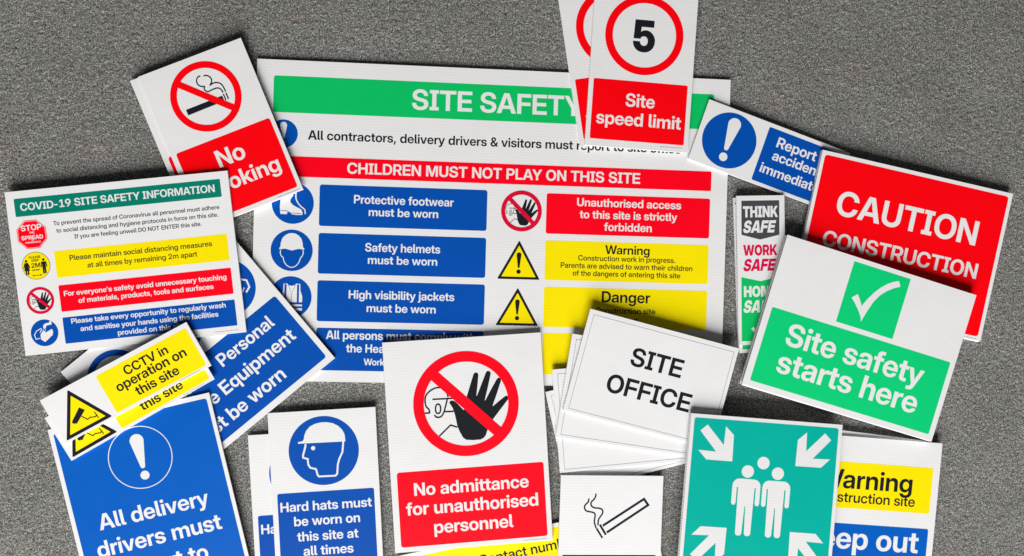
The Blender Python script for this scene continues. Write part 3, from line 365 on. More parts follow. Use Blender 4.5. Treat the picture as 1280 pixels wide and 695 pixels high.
        'w': (1635, [[344,0,1,17,1056,1,287,1056,1,394,659,1,424,547,0,478,310,0,506,195,1,471,195,1,500,310,0,558,547,0,589,659,1,700,1056,1,936,1056,1,1045,659,1,1076,547,0,1134,310,0,1163,195,1,1127,195,1,1154,310,0,1209,547,0,1238,659,1,1346,1056,1,1618,1056,1,1292,0,1,1025,0,1,898,438,1,879,502,0,844,637,0,810,773,0,792,839,1,844,839,1,826,773,0,791,637,0,756,502,0,737,438,1,608,0,1]]),
        'x': (1081, [[17,0,1,448,606,1,444,475,1,42,1056,1,328,1056,1,436,890,1,477,824,0,552,700,0,590,636,1,499,636,1,538,700,0,614,824,0,656,890,1,765,1056,1,1047,1056,1,638,475,1,642,607,1,1064,0,1,778,0,1,654,186,1,613,250,0,539,370,0,501,431,1,584,431,1,545,370,0,470,250,0,429,186,1,302,0,1]]),
        'y': (1108, [[131,-418,1,131,-210,1,257,-210,1,291,-210,0,337,-186,0,372,-135,0,387,-94,1,425,6,1,17,1056,1,289,1056,1,481,508,1,511,421,0,566,244,0,592,156,1,521,156,1,546,244,0,602,421,0,632,508,1,823,1056,1,1091,1056,1,620,-173,1,588,-256,0,498,-364,0,376,-418,0,299,-418,1,258,-418,0,172,-418,0]]),
        'z': (1043, [[96,0,1,96,178,1,635,843,1,635,847,1,96,847,1,96,1056,1,942,1056,1,942,869,1,411,212,1,411,209,1,948,209,1,948,0,1]]),
    },
    'h': {
        '5': (1320, [[655,-24,1,483,-24,0,224,97,0,73,323,0,63,480,1,448,480,1,448,423,0,503,334,0,598,282,0,658,282,1,719,282,0,811,337,0,863,435,0,863,500,1,863,566,0,810,667,0,718,724,0,658,724,1,581,724,0,474,656,0,457,600,1,85,600,1,127,1490,1,1161,1490,1,1161,1166,1,491,1166,1,472,925,1,474,925,1,520,970,0,656,1017,0,738,1017,1,837,1017,0,1022,940,0,1168,802,0,1253,618,0,1253,512,1,1253,356,0,1105,114,0,836,-24,0]]),
        'A': (1565, [[0,0,1,500,1490,1,1060,1490,1,1565,0,1,1097,0,1,930,578,1,876,766,0,774,1133,0,726,1331,1,838,1331,1,788,1133,0,684,766,0,628,578,1,455,0,1],
            [373,245,1,373,565,1,1193,565,1,1193,245,1]]),
        'E': (1294, [[80,0,1,80,1490,1,1234,1490,1,1234,1138,1,496,1138,1,496,914,1,1177,914,1,1177,574,1,496,574,1,496,352,1,1234,352,1,1234,0,1]]),
        'F': (1239, [[80,0,1,80,1490,1,1199,1490,1,1199,1138,1,496,1138,1,496,874,1,1159,874,1,1159,536,1,496,536,1,496,0,1]]),
        'H': (1488, [[80,0,1,80,1490,1,496,1490,1,496,933,1,992,933,1,992,1490,1,1408,1490,1,1408,0,1,992,0,1,992,581,1,496,581,1,496,0,1]]),
        'I': (894, [[50,0,1,50,326,1,239,326,1,239,1164,1,50,1164,1,50,1490,1,844,1490,1,844,1164,1,655,1164,1,655,326,1,844,326,1,844,0,1]]),
        'K': (1493, [[387,213,1,387,718,1,437,783,0,538,913,0,638,1042,0,688,1107,1,984,1490,1,1465,1490,1,842,723,1,804,723,1],
            [80,0,1,80,1490,1,496,1490,1,496,1170,1,496,741,1,496,544,1,496,0,1],
            [1017,0,1,658,599,1,906,911,1,1493,0,1]]),
        'M': (1894, [[80,0,1,80,1490,1,702,1490,1,836,1024,1,853,964,0,899,791,0,948,601,0,989,428,0,1002,368,1,895,368,1,908,428,0,949,601,0,997,791,0,1042,964,0,1059,1024,1,1191,1490,1,1814,1490,1,1814,0,1,1406,0,1,1406,576,1,1406,627,0,1411,789,0,1417,981,0,1422,1178,0,1422,1264,1,1469,1264,1,1448,1178,0,1398,983,0,1349,792,0,1305,630,0,1289,576,1,1116,0,1,780,0,1,604,576,1,588,630,0,542,792,0,492,983,0,441,1178,0,419,1264,1,472,1264,1,472,1178,0,477,981,0,483,789,0,488,627,0,488,576,1,488,0,1]]),
        'N': (1512, [[80,0,1,80,1490,1,504,1490,1,867,905,1,891,867,0,964,736,0,1045,586,0,1080,520,1,1030,404,1,1025,485,0,1019,692,0,1016,885,0,1016,944,1,1016,1490,1,1432,1490,1,1432,0,1,1008,0,1,669,544,1,639,593,0,550,746,0,449,934,0,398,1032,1,480,1056,1,488,951,0,495,749,0,496,589,0,496,544,1,496,0,1]]),
        'O': (1528, [[764,-24,1,561,-24,0,232,154,0,40,497,0,40,744,1,40,993,0,232,1337,0,561,1514,0,764,1514,1,967,1514,0,1295,1337,0,1488,993,0,1488,744,1,1488,496,0,1295,153,0,967,-24,0],
            [764,336,1,862,336,0,998,433,0,1068,616,0,1068,744,1,1068,873,0,998,1057,0,862,1154,0,764,1154,1,667,1154,0,531,1057,0,460,873,0,460,744,1,460,616,0,531,433,0,667,336,0]]),
        'R': (1363, [[80,0,1,80,1490,1,713,1490,1,891,1490,0,1151,1363,0,1292,1130,0,1292,970,1,1292,815,0,1145,589,0,876,466,0,691,466,1,336,466,1,336,788,1,682,788,1,745,788,0,836,834,0,886,916,0,886,970,1,886,1025,0,836,1106,0,745,1152,0,682,1152,1,496,1152,1,496,0,1],
            [905,0,1,581,676,1,1006,676,1,1338,0,1]]),
        'S': (1403, [[704,-24,1,498,-24,0,212,96,0,64,329,0,64,496,1,457,496,1,460,436,0,523,350,0,634,304,0,709,304,1,775,304,0,873,337,0,928,396,0,928,435,1,928,471,0,876,525,0,768,565,0,684,581,1,536,609,1,320,650,0,92,872,0,92,1038,1,92,1180,0,246,1394,0,520,1514,0,701,1514,1,887,1514,0,1155,1396,0,1303,1174,0,1308,1018,1,926,1018,1,919,1096,0,802,1186,0,709,1186,1,651,1186,0,561,1153,0,510,1096,0,510,1058,1,510,1022,0,556,972,0,655,935,0,732,921,1,852,899,1,980,875,0,1165,801,0,1283,695,0,1339,555,0,1339,466,1,1339,310,0,1190,91,0,906,-24,0]]),
        'T': (1344, [[40,1138,1,40,1490,1,1304,1490,1,1304,1138,1,880,1138,1,880,0,1,464,0,1,464,1138,1]]),
        'W': (2124, [[395,0,1,0,1490,1,452,1490,1,571,912,1,594,803,0,634,584,0,673,366,0,691,256,1,595,256,1,616,366,0,658,584,0,703,803,0,728,912,1,860,1490,1,1264,1490,1,1396,912,1,1421,803,0,1466,584,0,1508,366,0,1529,256,1,1432,256,1,1451,366,0,1489,584,0,1530,803,0,1552,912,1,1672,1490,1,2124,1490,1,1729,0,1,1272,0,1,1103,688,1,1084,768,0,1039,1000,0,1001,1168,1,1123,1168,1,1085,1000,0,1041,768,0,1021,688,1,852,0,1]]),
    },
}
_gc = {}


def flatten(c):
    pts = []
    n = len(c)
    full = []
    for i in range(n):
        a, b = c[i], c[(i + 1) % n]
        full.append(a)
        if not a[2] and not b[2]:
            full.append([(a[0] + b[0]) / 2, (a[1] + b[1]) / 2, 1])
    n = len(full)
    k0 = [i for i in range(n) if full[i][2]][0]
    full = full[k0:] + full[:k0]
    i = 0
    while i < n:
        a = full[i]
        b = full[(i + 1) % n]
        pts.append((a[0], a[1]))
        if b[2]:
            i += 1
        else:
            d = full[(i + 2) % n]
            for k in range(1, 5):
                u = k / 5
                pts.append(((1 - u) ** 2 * a[0] + 2 * u * (1 - u) * b[0] + u * u * d[0], (1 - u) ** 2 * a[1] + 2 * u * (1 - u) * b[1] + u * u * d[1]))
            i += 2
    out = []
    for p in pts:
        if not out or abs(p[0] - out[-1][0]) + abs(p[1] - out[-1][1]) > 0.5:
            out.append(p)
    if abs(out[0][0] - out[-1][0]) + abs(out[0][1] - out[-1][1]) < 0.5:
        out.pop()
    return out


def sarea(p):
    return sum(p[i][0] * p[(i + 1) % len(p)][1] - p[(i + 1) % len(p)][0] * p[i][1] for i in range(len(p))) / 2


def inside(pt, poly):
    x, y = pt
    r = False
    j = len(poly) - 1
    for i in range(len(poly)):
        xi, yi = poly[i]
        xj, yj = poly[j]
        if (yi > y) != (yj > y) and x < (xj - xi) * (y - yi) / (yj - yi) + xi:
            r = not r
        j = i
    return r


def tess(loops):
    """outer loop + holes -> verts, tris with normals up"""
    v = [p for l in loops for p in l]
    tris = tessellate_polygon([[Vector((p[0], p[1], 0)) for p in l] for l in loops])
    out = []
    for a, b, c in tris:
        ar = (v[b][0] - v[a][0]) * (v[c][1] - v[a][1]) - (v[c][0] - v[a][0]) * (v[b][1] - v[a][1])
        if abs(ar) < 1e-9:
            continue
        out.append((a, b, c) if ar > 0 else (a, c, b))
    return v, out


def wind(pt, poly):
    x, y = pt
    w_ = 0
    for i in range(len(poly)):
        x0, y0 = poly[i - 1]
        x1, y1 = poly[i]
        cr = (x1 - x0) * (y - y0) - (x - x0) * (y1 - y0)
        if y0 <= y < y1 and cr > 0:
            w_ += 1
        elif y1 <= y < y0 and cr < 0:
            w_ -= 1
    return w_


def fill(loops):
    """non-zero fill of possibly self-crossing outlines"""
    vs_ = []
    ed = []
    for l in loops:
        b_ = len(vs_)
        vs_ += [Vector(p) for p in l]
        ed += [(b_ + i, b_ + (i + 1) % len(l)) for i in range(len(l))]
    v, _e, f = delaunay_2d_cdt(vs_, ed, [], 0, 0.01)[:3]
    out = []
    for tri in f:
        cx = sum(v[i][0] for i in tri) / len(tri)
        cy = sum(v[i][1] for i in tri) / len(tri)
        if sum(wind((cx, cy), l) for l in loops) != 0:
            a_, b_, c_ = [v[i] for i in tri]
            ar = (b_[0] - a_[0]) * (c_[1] - a_[1]) - (c_[0] - a_[0]) * (b_[1] - a_[1])
            out.append(tuple(tri) if ar > 0 else tuple(reversed(tri)))
    return [(p[0], p[1]) for p in v], out


def glyph(font, ch):
    k = (font, ch)
    if k not in _gc:
        adv, cs = GL[font][ch]
        loops = [flatten([c[i:i + 3] for i in range(0, len(c), 3)]) for c in cs if len(c) > 8]
        pieces = [fill(loops)] if loops else []
        xs = [p[0] for l in loops for p in l] or [0, adv]
        _gc[k] = (adv, pieces, min(xs), max(xs))
    return _gc[k]


KERN = {'AT': -120, 'TA': -120, 'AV': -130, 'VA': -130, 'AY': -140, 'YA': -140, 'To': -170, 'Te': -170, 'Ty': -140, 'LA': 0, 'LT': -160,
        'TY': 0, 'AF': 0, 'FA': -110, 'PA': -120, 'Wa': -80, 'Wo': -80, 'TV': 0, 'ry': -10, 'r,': -90, 's,': 0, 'OV': -40, 'D-': -230, '-1': -150, '19': -60, 'LY': -150}


class Geo:
    """one mesh in sign coordinates: x right, y down in mm from the sign's top left corner, lay = print layer above the skin"""

    def __init__(s):
        s.v = []
        s.f = []

    def add(s, verts, faces, z):
        b = len(s.v)
        s.v += [(x * MM, -y * MM, z * MM) for x, y in verts]
        s.f += [tuple(b + i for i in f) for f in faces]

    def add3(s, verts, faces):
        b = len(s.v)
        s.v += [tuple(c * MM for c in p) for p in verts]
        s.f += [tuple(b + i for i in f) for f in faces]

    def build(s, name, mat, parent=None, label=None):
        me = bpy.data.meshes.new(name)
        me.from_pydata(s.v, [], s.f)
        me.materials.append(MAT[mat] if isinstance(mat, str) else mat)
        me.update()
        o = bpy.data.objects.new(name, me)
        C.objects.link(o)
        if parent:
            o.parent = parent
        if label:
            o['label'] = label
        return o

    # ---- flat shapes
    def poly(s, pts, lay, holes=()):
        v, f = tess([list(pts)] + [list(h) for h in holes])
        f = [(a, c, b) for a, b, c in f]
        s.add(v, f, lay * LAY)
        return s

    def rect(s, x0, y0, x1, y1, lay, r=0.0, rs=None):
        rs = rs or (r, r, r, r)
        pts = []
        for (cx, cy, a0), r_ in zip(((x1, y0, -90), (x1, y1, 0), (x0, y1, 90), (x0, y0, 180)), (rs[1], rs[2], rs[3], rs[0])):
            if r_ <= 0:
                pts.append((cx, cy))
                continue
            ox = cx - r_ if cx == x1 else cx + r_
            oy = cy - r_ if cy == y1 else cy + r_
            for k in range(7):
                a = math.radians(a0 + 15 * k)
                pts.append((ox + r_ * math.cos(a), oy + r_ * math.sin(a)))
        n = len(pts)
        s.add(pts, [tuple(reversed(range(n)))], lay * LAY)
        return s

    def disc(s, cx, cy, r, lay, n=64, ry=None):
        ry = ry or r
        pts = [(cx + r * math.cos(2 * math.pi * i / n), cy + ry * math.sin(2 * math.pi * i / n)) for i in range(n)]
        s.add(pts, [tuple(reversed(range(n)))], lay * LAY)
        return s

    def ring(s, cx, cy, ro, ri, lay, n=72, sq=1.0):
        v = []
        f = []
        for i in range(n):
            a = 2 * math.pi * i / n
            v += [(cx + ro * math.cos(a) * sq, cy + ro * math.sin(a)), (cx + ri * math.cos(a) * sq - (ri * 0), cy + ri * math.sin(a))]
            j = (i + 1) % n
            f.append((2 * i, 2 * i + 1, 2 * j + 1, 2 * j))
        s.add(v, f, lay * LAY)
        return s

    def stroke(s, pts, wd, lay, smooth=False, closed=False):
        if smooth:
            q = []
            n = len(pts)
            for i in range(n if closed else n - 1):
                p0 = pts[(i - 1) % n] if closed else pts[max(i - 1, 0)]
                p1 = pts[i]
                p2 = pts[(i + 1) % n]
                p3 = pts[(i + 2) % n] if closed else pts[min(i + 2, n - 1)]
                for k in range(6):
                    t = k / 6
                    q.append(tuple(0.5 * (2 * p1[d] + (p2[d] - p0[d]) * t + (2 * p0[d] - 5 * p1[d] + 4 * p2[d] - p3[d]) * t * t + (3 * p1[d] - p0[d] - 3 * p2[d] + p3[d]) * t ** 3) for d in (0, 1)))
            if not closed:
                q.append(pts[-1])
            pts = q
        n = len(pts)
        v = []
        for i in range(n):
            a = pts[(i - 1) % n] if (closed or i > 0) else None
            b = pts[i]
            c = pts[(i + 1) % n] if (closed or i < n - 1) else None

            def nrm(p, q_):
                dx, dy = q_[0] - p[0], q_[1] - p[1]
                l = math.hypot(dx, dy) or 1
                return (-dy / l, dx / l)
            if a is None:
                m_ = nrm(b, c)
            elif c is None:
                m_ = nrm(a, b)
            else:
                n1, n2 = nrm(a, b), nrm(b, c)
                mx, my = n1[0] + n2[0], n1[1] + n2[1]
                d = mx * mx + my * my
                k = min(2 / d if d > 1e-6 else 1, 1.6)
                m_ = (mx * k, my * k)
                # |m| = 1/cos(half angle)
            v += [(b[0] + m_[0] * wd / 2, b[1] + m_[1] * wd / 2), (b[0] - m_[0] * wd / 2, b[1] - m_[1] * wd / 2)]
        f = []
        for i in range(n if closed else n - 1):
            j = (i + 1) % n
            f.append((2 * i, 2 * i + 1, 2 * j + 1, 2 * j))
        # keep normals up (y is flipped in add)
        s.add(v, [tuple(reversed(q_)) if True else q_ for q_ in f], lay * LAY)
        return s

    def text(s, string, x0, x1, base, h, lay, font='b', shear=0.0, narrow=False):
        """ink of string spans x0..x1; h cap height (None: natural for that width)"""
        pen = 0
        items = []
        for i, ch in enumerate(string):
            adv, pieces, mn, mx = glyph(font, ch)
            items.append((pen, pieces, mn, mx, ch))
            pen += adv
            if i + 1 < len(string):
                pen += KERN.get(string[i:i + 2], 0) - 36
        ink = [it for it in items if it[4] != ' ']
        a = ink[0][0] + ink[0][2]
        b = ink[-1][0] + ink[-1][3]
        sx = (x1 - x0) / (b - a)
        sy = h / 1490.0 if h else sx
        if not narrow:
            sy = min(max(sy, sx), sx * 1.06)
        for k, (p, pieces, mn, mx, ch) in enumerate(items):
            for q, (v, f) in enumerate(pieces):
                vv = [(x0 + (p + x - a) * sx + shear * y * sy, base - y * sy) for x, y in v]
                s.add(vv, f, lay * LAY + 0.004 * q)
        return s


LAY = 0.08

# ------------------------------------------------------------------ signs
POSE = {
    'big': (-379.2, 382.3, 4.00, 0.0000, 0.0000, -0.0266, 900, 600),
    'nosmk': (-591.8, 342.5, 12.20, 0.0000, -0.0075, 0.3842, 200, 300),
    'covid': (-828.1, 129.9, 12.50, 0.0133, -0.0150, 0.1062, 400, 300),
    'caution': (699.9, 223.6, 15.70, 0.0120, 0.0102, -0.2072, 400, 300),
    'noadm': (-149.1, -147.3, 12.30, 0.0000, -0.0000, 0.0597, 300, 400),
    'start': (625.5, 57.9, 28.00, 0.0027, 0.0058, -0.2972, 400, 300),
    'assembly': (438.2, -283.8, 30.50, -0.0238, 0.0017, -0.0881, 300, 400),
    'office1': (244.4, -83.9, 21.00, 0.0100, 0.0000, -0.2621, 300, 200),
    'office2': (210.6, -131.6, 16.80, 0.0110, -0.0000, -0.1590, 300, 200),
    'office3': (172.5, -200.6, 12.60, 0.0120, -0.0000, 0.0789, 300, 200),
    'office4': (160.1, -244.4, 7.50, 0.0150, -0.0030, 0.2232, 300, 200),
    'cig': (190.0, -403.7, 12.20, 0.0150, 0.0085, -0.0287, 200, 200),
    'hat': (-362.5, -278.9, 8.10, 0.0000, -0.0000, 0.0487, 200, 300),
    'hat2': (-399.7, -320.9, 4.00, 0.0000, 0.0000, 0.0516, 200, 300),
    'blue': (-760.4, -305.6, 5.50, 0.0013, -0.0203, 0.2263, 300, 400),
    'cctv': (-768.1, -249.4, 16.20, 0.0217, -0.0200, 0.4975, 300, 92),
    'cctv2': (-760.6, -285.0, 12.00, 0.0217, -0.0200, 0.5218, 300, 92),
    'ppe': (-736.8, -199.1, 4.30, -0.0007, -0.0118, 0.6898, 400, 300),
    'speed': (254.0, 531.0, 12.40, 0.0000, -0.0000, -0.0660, 200, 303.6),
    'speed2': (180.6, 524.7, 8.20, 0.0000, -0.0000, 0.1506, 200, 300),
    'report': (477.1, 319.5, 8.30, 0.0000, 0.0043, -0.3422, 300, 122),
    'think': (530.2, 133.2, 12.40, 0.0000, -0.0000, 0.0212, 95, 289),
    'keep': (652.1, -327.0, 12.40, 0.0000, -0.0000, -0.0882, 300, 400),
    'contact': (-121.6, -555.8, 4.10, 0.0000, -0.0000, 0.1873, 500, 300),
    'think2': (529.6, 116.9, 8.30, 0.0000, -0.0000, 0.0340, 95, 289),
    'think3': (527.0, 130.1, 4.20, 0.0000, -0.0000, 0.0394, 95, 289),
    'keep2': (632.5, -310.1, 8.20, 0.0000, -0.0000, -0.1344, 300, 400),
}


def props(o, label=None, cat=None, group=None, kind=None):
    for k, v in (('label', label), ('category', cat), ('group', group), ('kind', kind)):
        if v:
            o[k] = v
    return o


def place(o, key, dx=0.0, dy=0.0, dz=0.0, da=0.0):
    x, y, z, rx, ry, rz = POSE[key][:6]
    o.location = ((x + dx) * MM, (y + dy) * MM, (z + dz) * MM)
    o.rotation_euler = (rx, ry, rz + da)


_boards = {}


def board_mesh(wd, ht, kind):
    """4 mm twin wall sheet: two skins, webs along X, open flute ends left and right"""
    k = (wd, ht, kind)
    if k in _boards:
        return _boards[k]
    g = Geo()

    def box(x0, y0, z0, x1, y1, z1):
        v = [(x, -y, z) for z in (z0, z1) for y in (y0, y1) for x in (x0, x1)]
        g.add3(v, [(0, 1, 3, 2), (4, 6, 7, 5), (0, 4, 5, 1), (2, 3, 7, 6), (0, 2, 6, 4), (1, 5, 7, 3)])
    if kind == 'fluted':
        t = 0.42
        box(0, 0, -t, wd, ht, 0)
        box(0, 0, -4.0, wd, ht, -4.0 + t)
        n = int(round(ht / 5.2))
        for i in range(n + 1):
            y = min(max(i * ht / n, 0.16), ht - 0.16)
            box(0.02, y - 0.15, -4.0 + t, wd - 0.02, y + 0.15, -t)
    else:
        box(0, 0, -4.0, wd, ht, 0)
    me = bpy.data.meshes.new('board')
    me.from_pydata(g.v, [], g.f)
    me.update()
    _boards[k] = me
    return me


def sign(name, key, label, group=None, cat='sign', kind='fluted', mat='white'):
    r = bpy.data.objects.new(name, None)
    r.empty_display_size = 0.05
    C.objects.link(r)
    place(r, key)
    props(r, label, cat, group)
    wd, ht = POSE[key][6:8]
    me = board_mesh(wd, ht, kind)
    if not me.materials:
        me.materials.append(MAT[mat])
    b = bpy.data.objects.new('board', me)
    C.objects.link(b)
    b.parent = r
    return r


def dup(root, key, label, group=None, dx=0.0, dy=0.0, dz=0.0, da=0.0):
    def cp(o, parent):
        c = o.copy()
        C.objects.link(c)
        c.parent = parent
        for ch in list(o.children):
            cp(ch, c)
        return c
    c = cp(root, None)
    place(c, key, dx, dy, dz, da)
    props(c, label, None, group)
    return c


def panel(root, name, mat, *a, lay=1, **kw):
    return Geo().rect(*a[:4], lay, **kw).build(name, mat, root)


def words(parent, mat, lines, lay=2, font='b', shear=0.0, narrow=False):
    for ln in lines:
        Geo().text(ln[0], ln[1], ln[2], ln[3], ln[4], lay, ln[5] if len(ln) > 5 else font, shear, narrow).build('lettering', mat, parent)


# ---- pictograms (each returns its base object)
def exclamation(parent, cx, cy, r, lay, k=1.0):
    """white exclamation mark drawn for a circle of radius r"""
    g = Geo()
    u = r / 54.0 * k
    pts = []
    for i in range(13):
        a = math.pi + math.pi * i / 12
        pts.append((cx + 13 * u * math.cos(a), cy + (-32 + 13 * math.sin(a)) * u))
    for i in range(9):
        a = math.pi * i / 8
        pts.append((cx + 4.4 * u * math.cos(a), cy + (16.5 + 4.4 * math.sin(a)) * u))
    g.poly(pts, lay)
    g.disc(cx, cy + 34.5 * u, 8.4 * u, lay, 32)
    return g.build('exclamation_mark', 'white', parent)


def warning_triangle(root, apex, bl, br, wd, sym=True):
    cx = (apex[0] + bl[0] + br[0]) / 3
    cy = (apex[1] + bl[1] + br[1]) / 3

    def rounded(pts, r):
        out = []
        n = len(pts)
        for i in range(n):
            p, a, b = pts[i], pts[i - 1], pts[(i + 1) % n]
            da = Vector((a[0] - p[0], a[1] - p[1])).normalized()
            db = Vector((b[0] - p[0], b[1] - p[1])).normalized()
            s0 = Vector(p) + da * r
            s1 = Vector(p) + db * r
            for k in range(6):
                t = k / 5
                out.append(tuple((1 - t) ** 2 * s0 + 2 * t * (1 - t) * Vector(p) + t * t * s1))
        return out

    def inset(pts, d):
        out = []
        n = len(pts)
        c = Vector((sum(p[0] for p in pts) / n, sum(p[1] for p in pts) / n))
        for i in range(n):
            p, a, b = Vector(pts[i]), Vector(pts[i - 1]), Vector(pts[(i + 1) % n])
            e1 = (a - p).normalized()
            e2 = (b - p).normalized()
            bis = (e1 + e2).normalized()
            sn = math.sin(e1.angle(e2) / 2)
            out.append(tuple(p + bis * d / sn))
        return out
    T = [apex, br, bl]
    base = Geo().poly(rounded(T, wd * 0.55), 1).build('warning_triangle', 'black', root)
    Geo().poly(rounded(inset(T, wd), wd * 0.15), 2).build('yellow_field', 'yellow', base)
    if sym:
        hgt = bl[1] - apex[1]
        u = hgt / 74.0
        g = Geo()
        x = apex[0]
        y0 = apex[1]
        pts = []
        for i in range(11):
            a = math.pi + math.pi * i / 10
            pts.append((x + 4.6 * u * math.cos(a), y0 + (27.5 + 4.6 * math.sin(a)) * u))
        for i in range(7):
            a = math.pi * i / 6
            pts.append((x + 1.7 * u * math.cos(a), y0 + (51 + 1.7 * math.sin(a)) * u))
        g.poly(pts, 3)
        g.disc(x, y0 + 59.5 * u, 4.2 * u, 3, 24)
        g.build('exclamation_mark', 'black', base)
    return base


def halt_hand(root, cx, cy, r, red, thin=1.0):
    """red prohibition ring over a head outline and a raised black hand (drawn for r = 100 about 150.5,126)"""
    def P(pts):
        return [(cx + (x - 150.5) * r / 100, cy + (y - 126.0) * r / 100) for x, y in pts]
    hand = [(118.7, 122.1), (119.6, 119.6), (122.4, 118.2), (126.5, 118.6), (131, 121.5), (135.2, 126.3), (145.2, 138.4), (147.5, 128.0), (152.9, 110.7),
            (160.2, 91), (167.2, 71.8), (169, 69), (172.3, 68), (175.4, 69.4), (176.8, 72.4), (174, 92), (170.6, 112.5), (171.6, 112.6), (181, 92), (190.8, 70.4), (192.8, 67.6),
            (195.9, 66.6), (199.2, 68.2), (200.4, 71.6), (193.5, 97), (185.9, 122.2), (186.9, 122.6), (198, 104), (210.6, 84), (213.2, 81.4), (216.4, 80.9), (218.8, 83), (218.9, 87.2),
            (210, 110), (200.2, 133.8), (201.2, 134.2), (212, 126), (225, 117), (228.6, 116.2), (231, 118.6), (230.6, 123), (215, 141), (200.7, 157.7), (193, 170), (187.0, 180.8),
            (184.4, 188), (180.2, 193.2), (173.8, 196.1), (160, 196.3), (146.4, 194.6), (140.6, 189.7), (135, 178), (131.2, 167.5), (129.4, 154), (127.4, 142.7), (124.4, 132)]
    pic = Geo().poly(P(hand), 2).build('halt_hand', 'black', root)
    g = Geo()
    wd = 2.9 * r / 100 * thin
    head = [(80.6, 138.7), (79.6, 132), (75.0, 126.5), (73.4, 119), (73.7, 112.0), (76.2, 104.5), (83.7, 97.2), (94, 92.4), (103, 92.2), (110.2, 96.0), (115, 103), (117.2, 111.3)]
    g.stroke(P(head), wd, 2, smooth=True)
    g.stroke(P([(71.0, 138.7), (81.6, 138.7)]), wd, 2)
    g.stroke(P([(87.3, 113.4), (127.4, 114.1)]), wd, 2)
    g.stroke(P([(115.5, 114), (112, 126), (107.5, 139), (103, 146), (97.4, 148.3), (92, 147), (89.4, 143.0)]), wd, 2, smooth=True)
    g.stroke(P([(108.6, 138.4), (126, 138.9)]), wd, 2)
    g.stroke(P([(97, 123), (100.6, 125.5), (101.8, 132), (100.2, 138.6), (96.6, 141), (93, 138.6), (92, 132), (93.6, 125.5)]), wd, 2, smooth=True, closed=True)
    g.stroke(P([(96.2, 184), (118.6, 164.6), (131.1, 169.6)]), wd, 2)
    g.build('head_outline', 'black', pic)
    g = Geo()
    g.ring(cx, cy, r, r * 0.80, 3)
    d = 0.7071
    hw = r * 0.102
    e = r * 0.83
    g.poly([(cx - e * d + hw * d, cy - e * d - hw * d), (cx + e * d + hw * d, cy + e * d - hw * d), (cx + e * d - hw * d, cy + e * d + hw * d), (cx - e * d - hw * d, cy - e * d + hw * d)], 3.06)
    return g.build('prohibition_ring', red, root)


def tiny_print(root, x0, x1, y, mat='grey', h=1.3):
    g = Geo()
    x = x0
    rr = random.Random(int(x0 * 7 + y))
    while x < x1:
        wd = rr.uniform(1.2, 4.5)
        g.rect(x, y - h, min(x + wd, x1), y, 1)
        x += wd + rr.uniform(0.7, 1.6)
    return g.build('small_print', mat, root)


# ================================================================== the big board
B = sign('site_safety_board', 'big', 'largest white board, headed SITE SAFETY in green, with rows of blue, red and yellow panels', cat='safety board')
p = panel(B, 'header_panel', 'green', 31, 29.5, 868.5, 97.5, r=4.5)
words(p, 'white', [('SITE SAFETY', 288, 612, 82.3, 37)])
d = Geo().disc(51, 137, 26.3, 1).build('blue_disc', 'blue', B)
exclamation(d, 51, 137, 26.3, 2)
words(B, 'black', [('All contractors, delivery drivers & visitors must report to site office', 96, 806.5, 146.3, 15.6)], lay=1)
p = panel(B, 'red_band', 'crimson', 31, 178.5, 868, 216.5, r=3)
words(p, 'white', [('CHILDREN MUST NOT PLAY ON THIS SITE', 170, 728, 207.3, 18.6)])
ROWS = [(229.5, 307), (320.3, 396.5), (409.2, 486), (498.3, 578.5)]
LT = [
    [('Protective footwear', 184, 371, 262.8, 16), ('must be worn', 212, 342.5, 285.6, 15.5)],
    [('Safety helmets', 207, 348, 352.5, 16), ('must be worn', 212.6, 343, 375.8, 15.5)],
    [('High visibility jackets', 178.5, 377, 442.2, 16), ('must be worn', 212.6, 342.5, 466.6, 15.5)],
    [('All persons must comply with', 138, 419, 519.2, 16.5), ('the Health & Safety at', 176, 379, 543.6, 15.8), ('Work Act 1974', 209.5, 322, 567.4, 15.8)],
]
for (y0, y1), tx in zip(ROWS, LT):
    p = panel(B, 'blue_panel', 'blue', 120, y0, 434.6, y1, r=4.5)
    words(p, 'white', tx)
RT = [
    ('red_panel', 'crimson', 'white', [('Unauthorised access', 607, 810, 253.8, 14), ('to this site is strictly', 612.5, 803, 276.7, 14), ('forbidden', 660.5, 753.7, 299.6, 14)]),
    ('yellow_panel', 'yellow', 'black', [('Warning', 664, 751, 344.3, 14.6), ('Construction work in progress.', 612.2, 801.8, 358.0, 8.6, 'm'), ('Parents are advised to warn their children', 578.7, 836.1, 372.8, 8.6, 'm'), ('of the dangers of entering this site', 602.4, 812.7, 387.4, 8.6, 'm')]),
    ('yellow_panel', 'yellow', 'black', [('Danger', 660, 755, 437.4, 18.6), ('Construction site', 649, 766, 458.6, 9.8), ('Keep out', 684, 731.5, 475.0, 9.4)]),
    ('yellow_panel', 'yellow', 'black', []),
]
for (y0, y1), (nm, mt, tm, tx) in zip([(231.2, 308.4), (321.4, 397.2), (410.4, 487.2), (499, 578.5)], RT):
    p = panel(B, nm, mt, 548, y0, 867, y1, r=4.5)
    words(p, tm, tx)
halt_hand(B, 500.5, 267, 39, 'dark_red', 0.9)
warning_triangle(B, (498.1, 323), (457.2, 397.4), (539.2, 397.4), 4.8)
warning_triangle(B, (497.6, 413.6), (456.6, 486), (538.6, 486), 4.8)
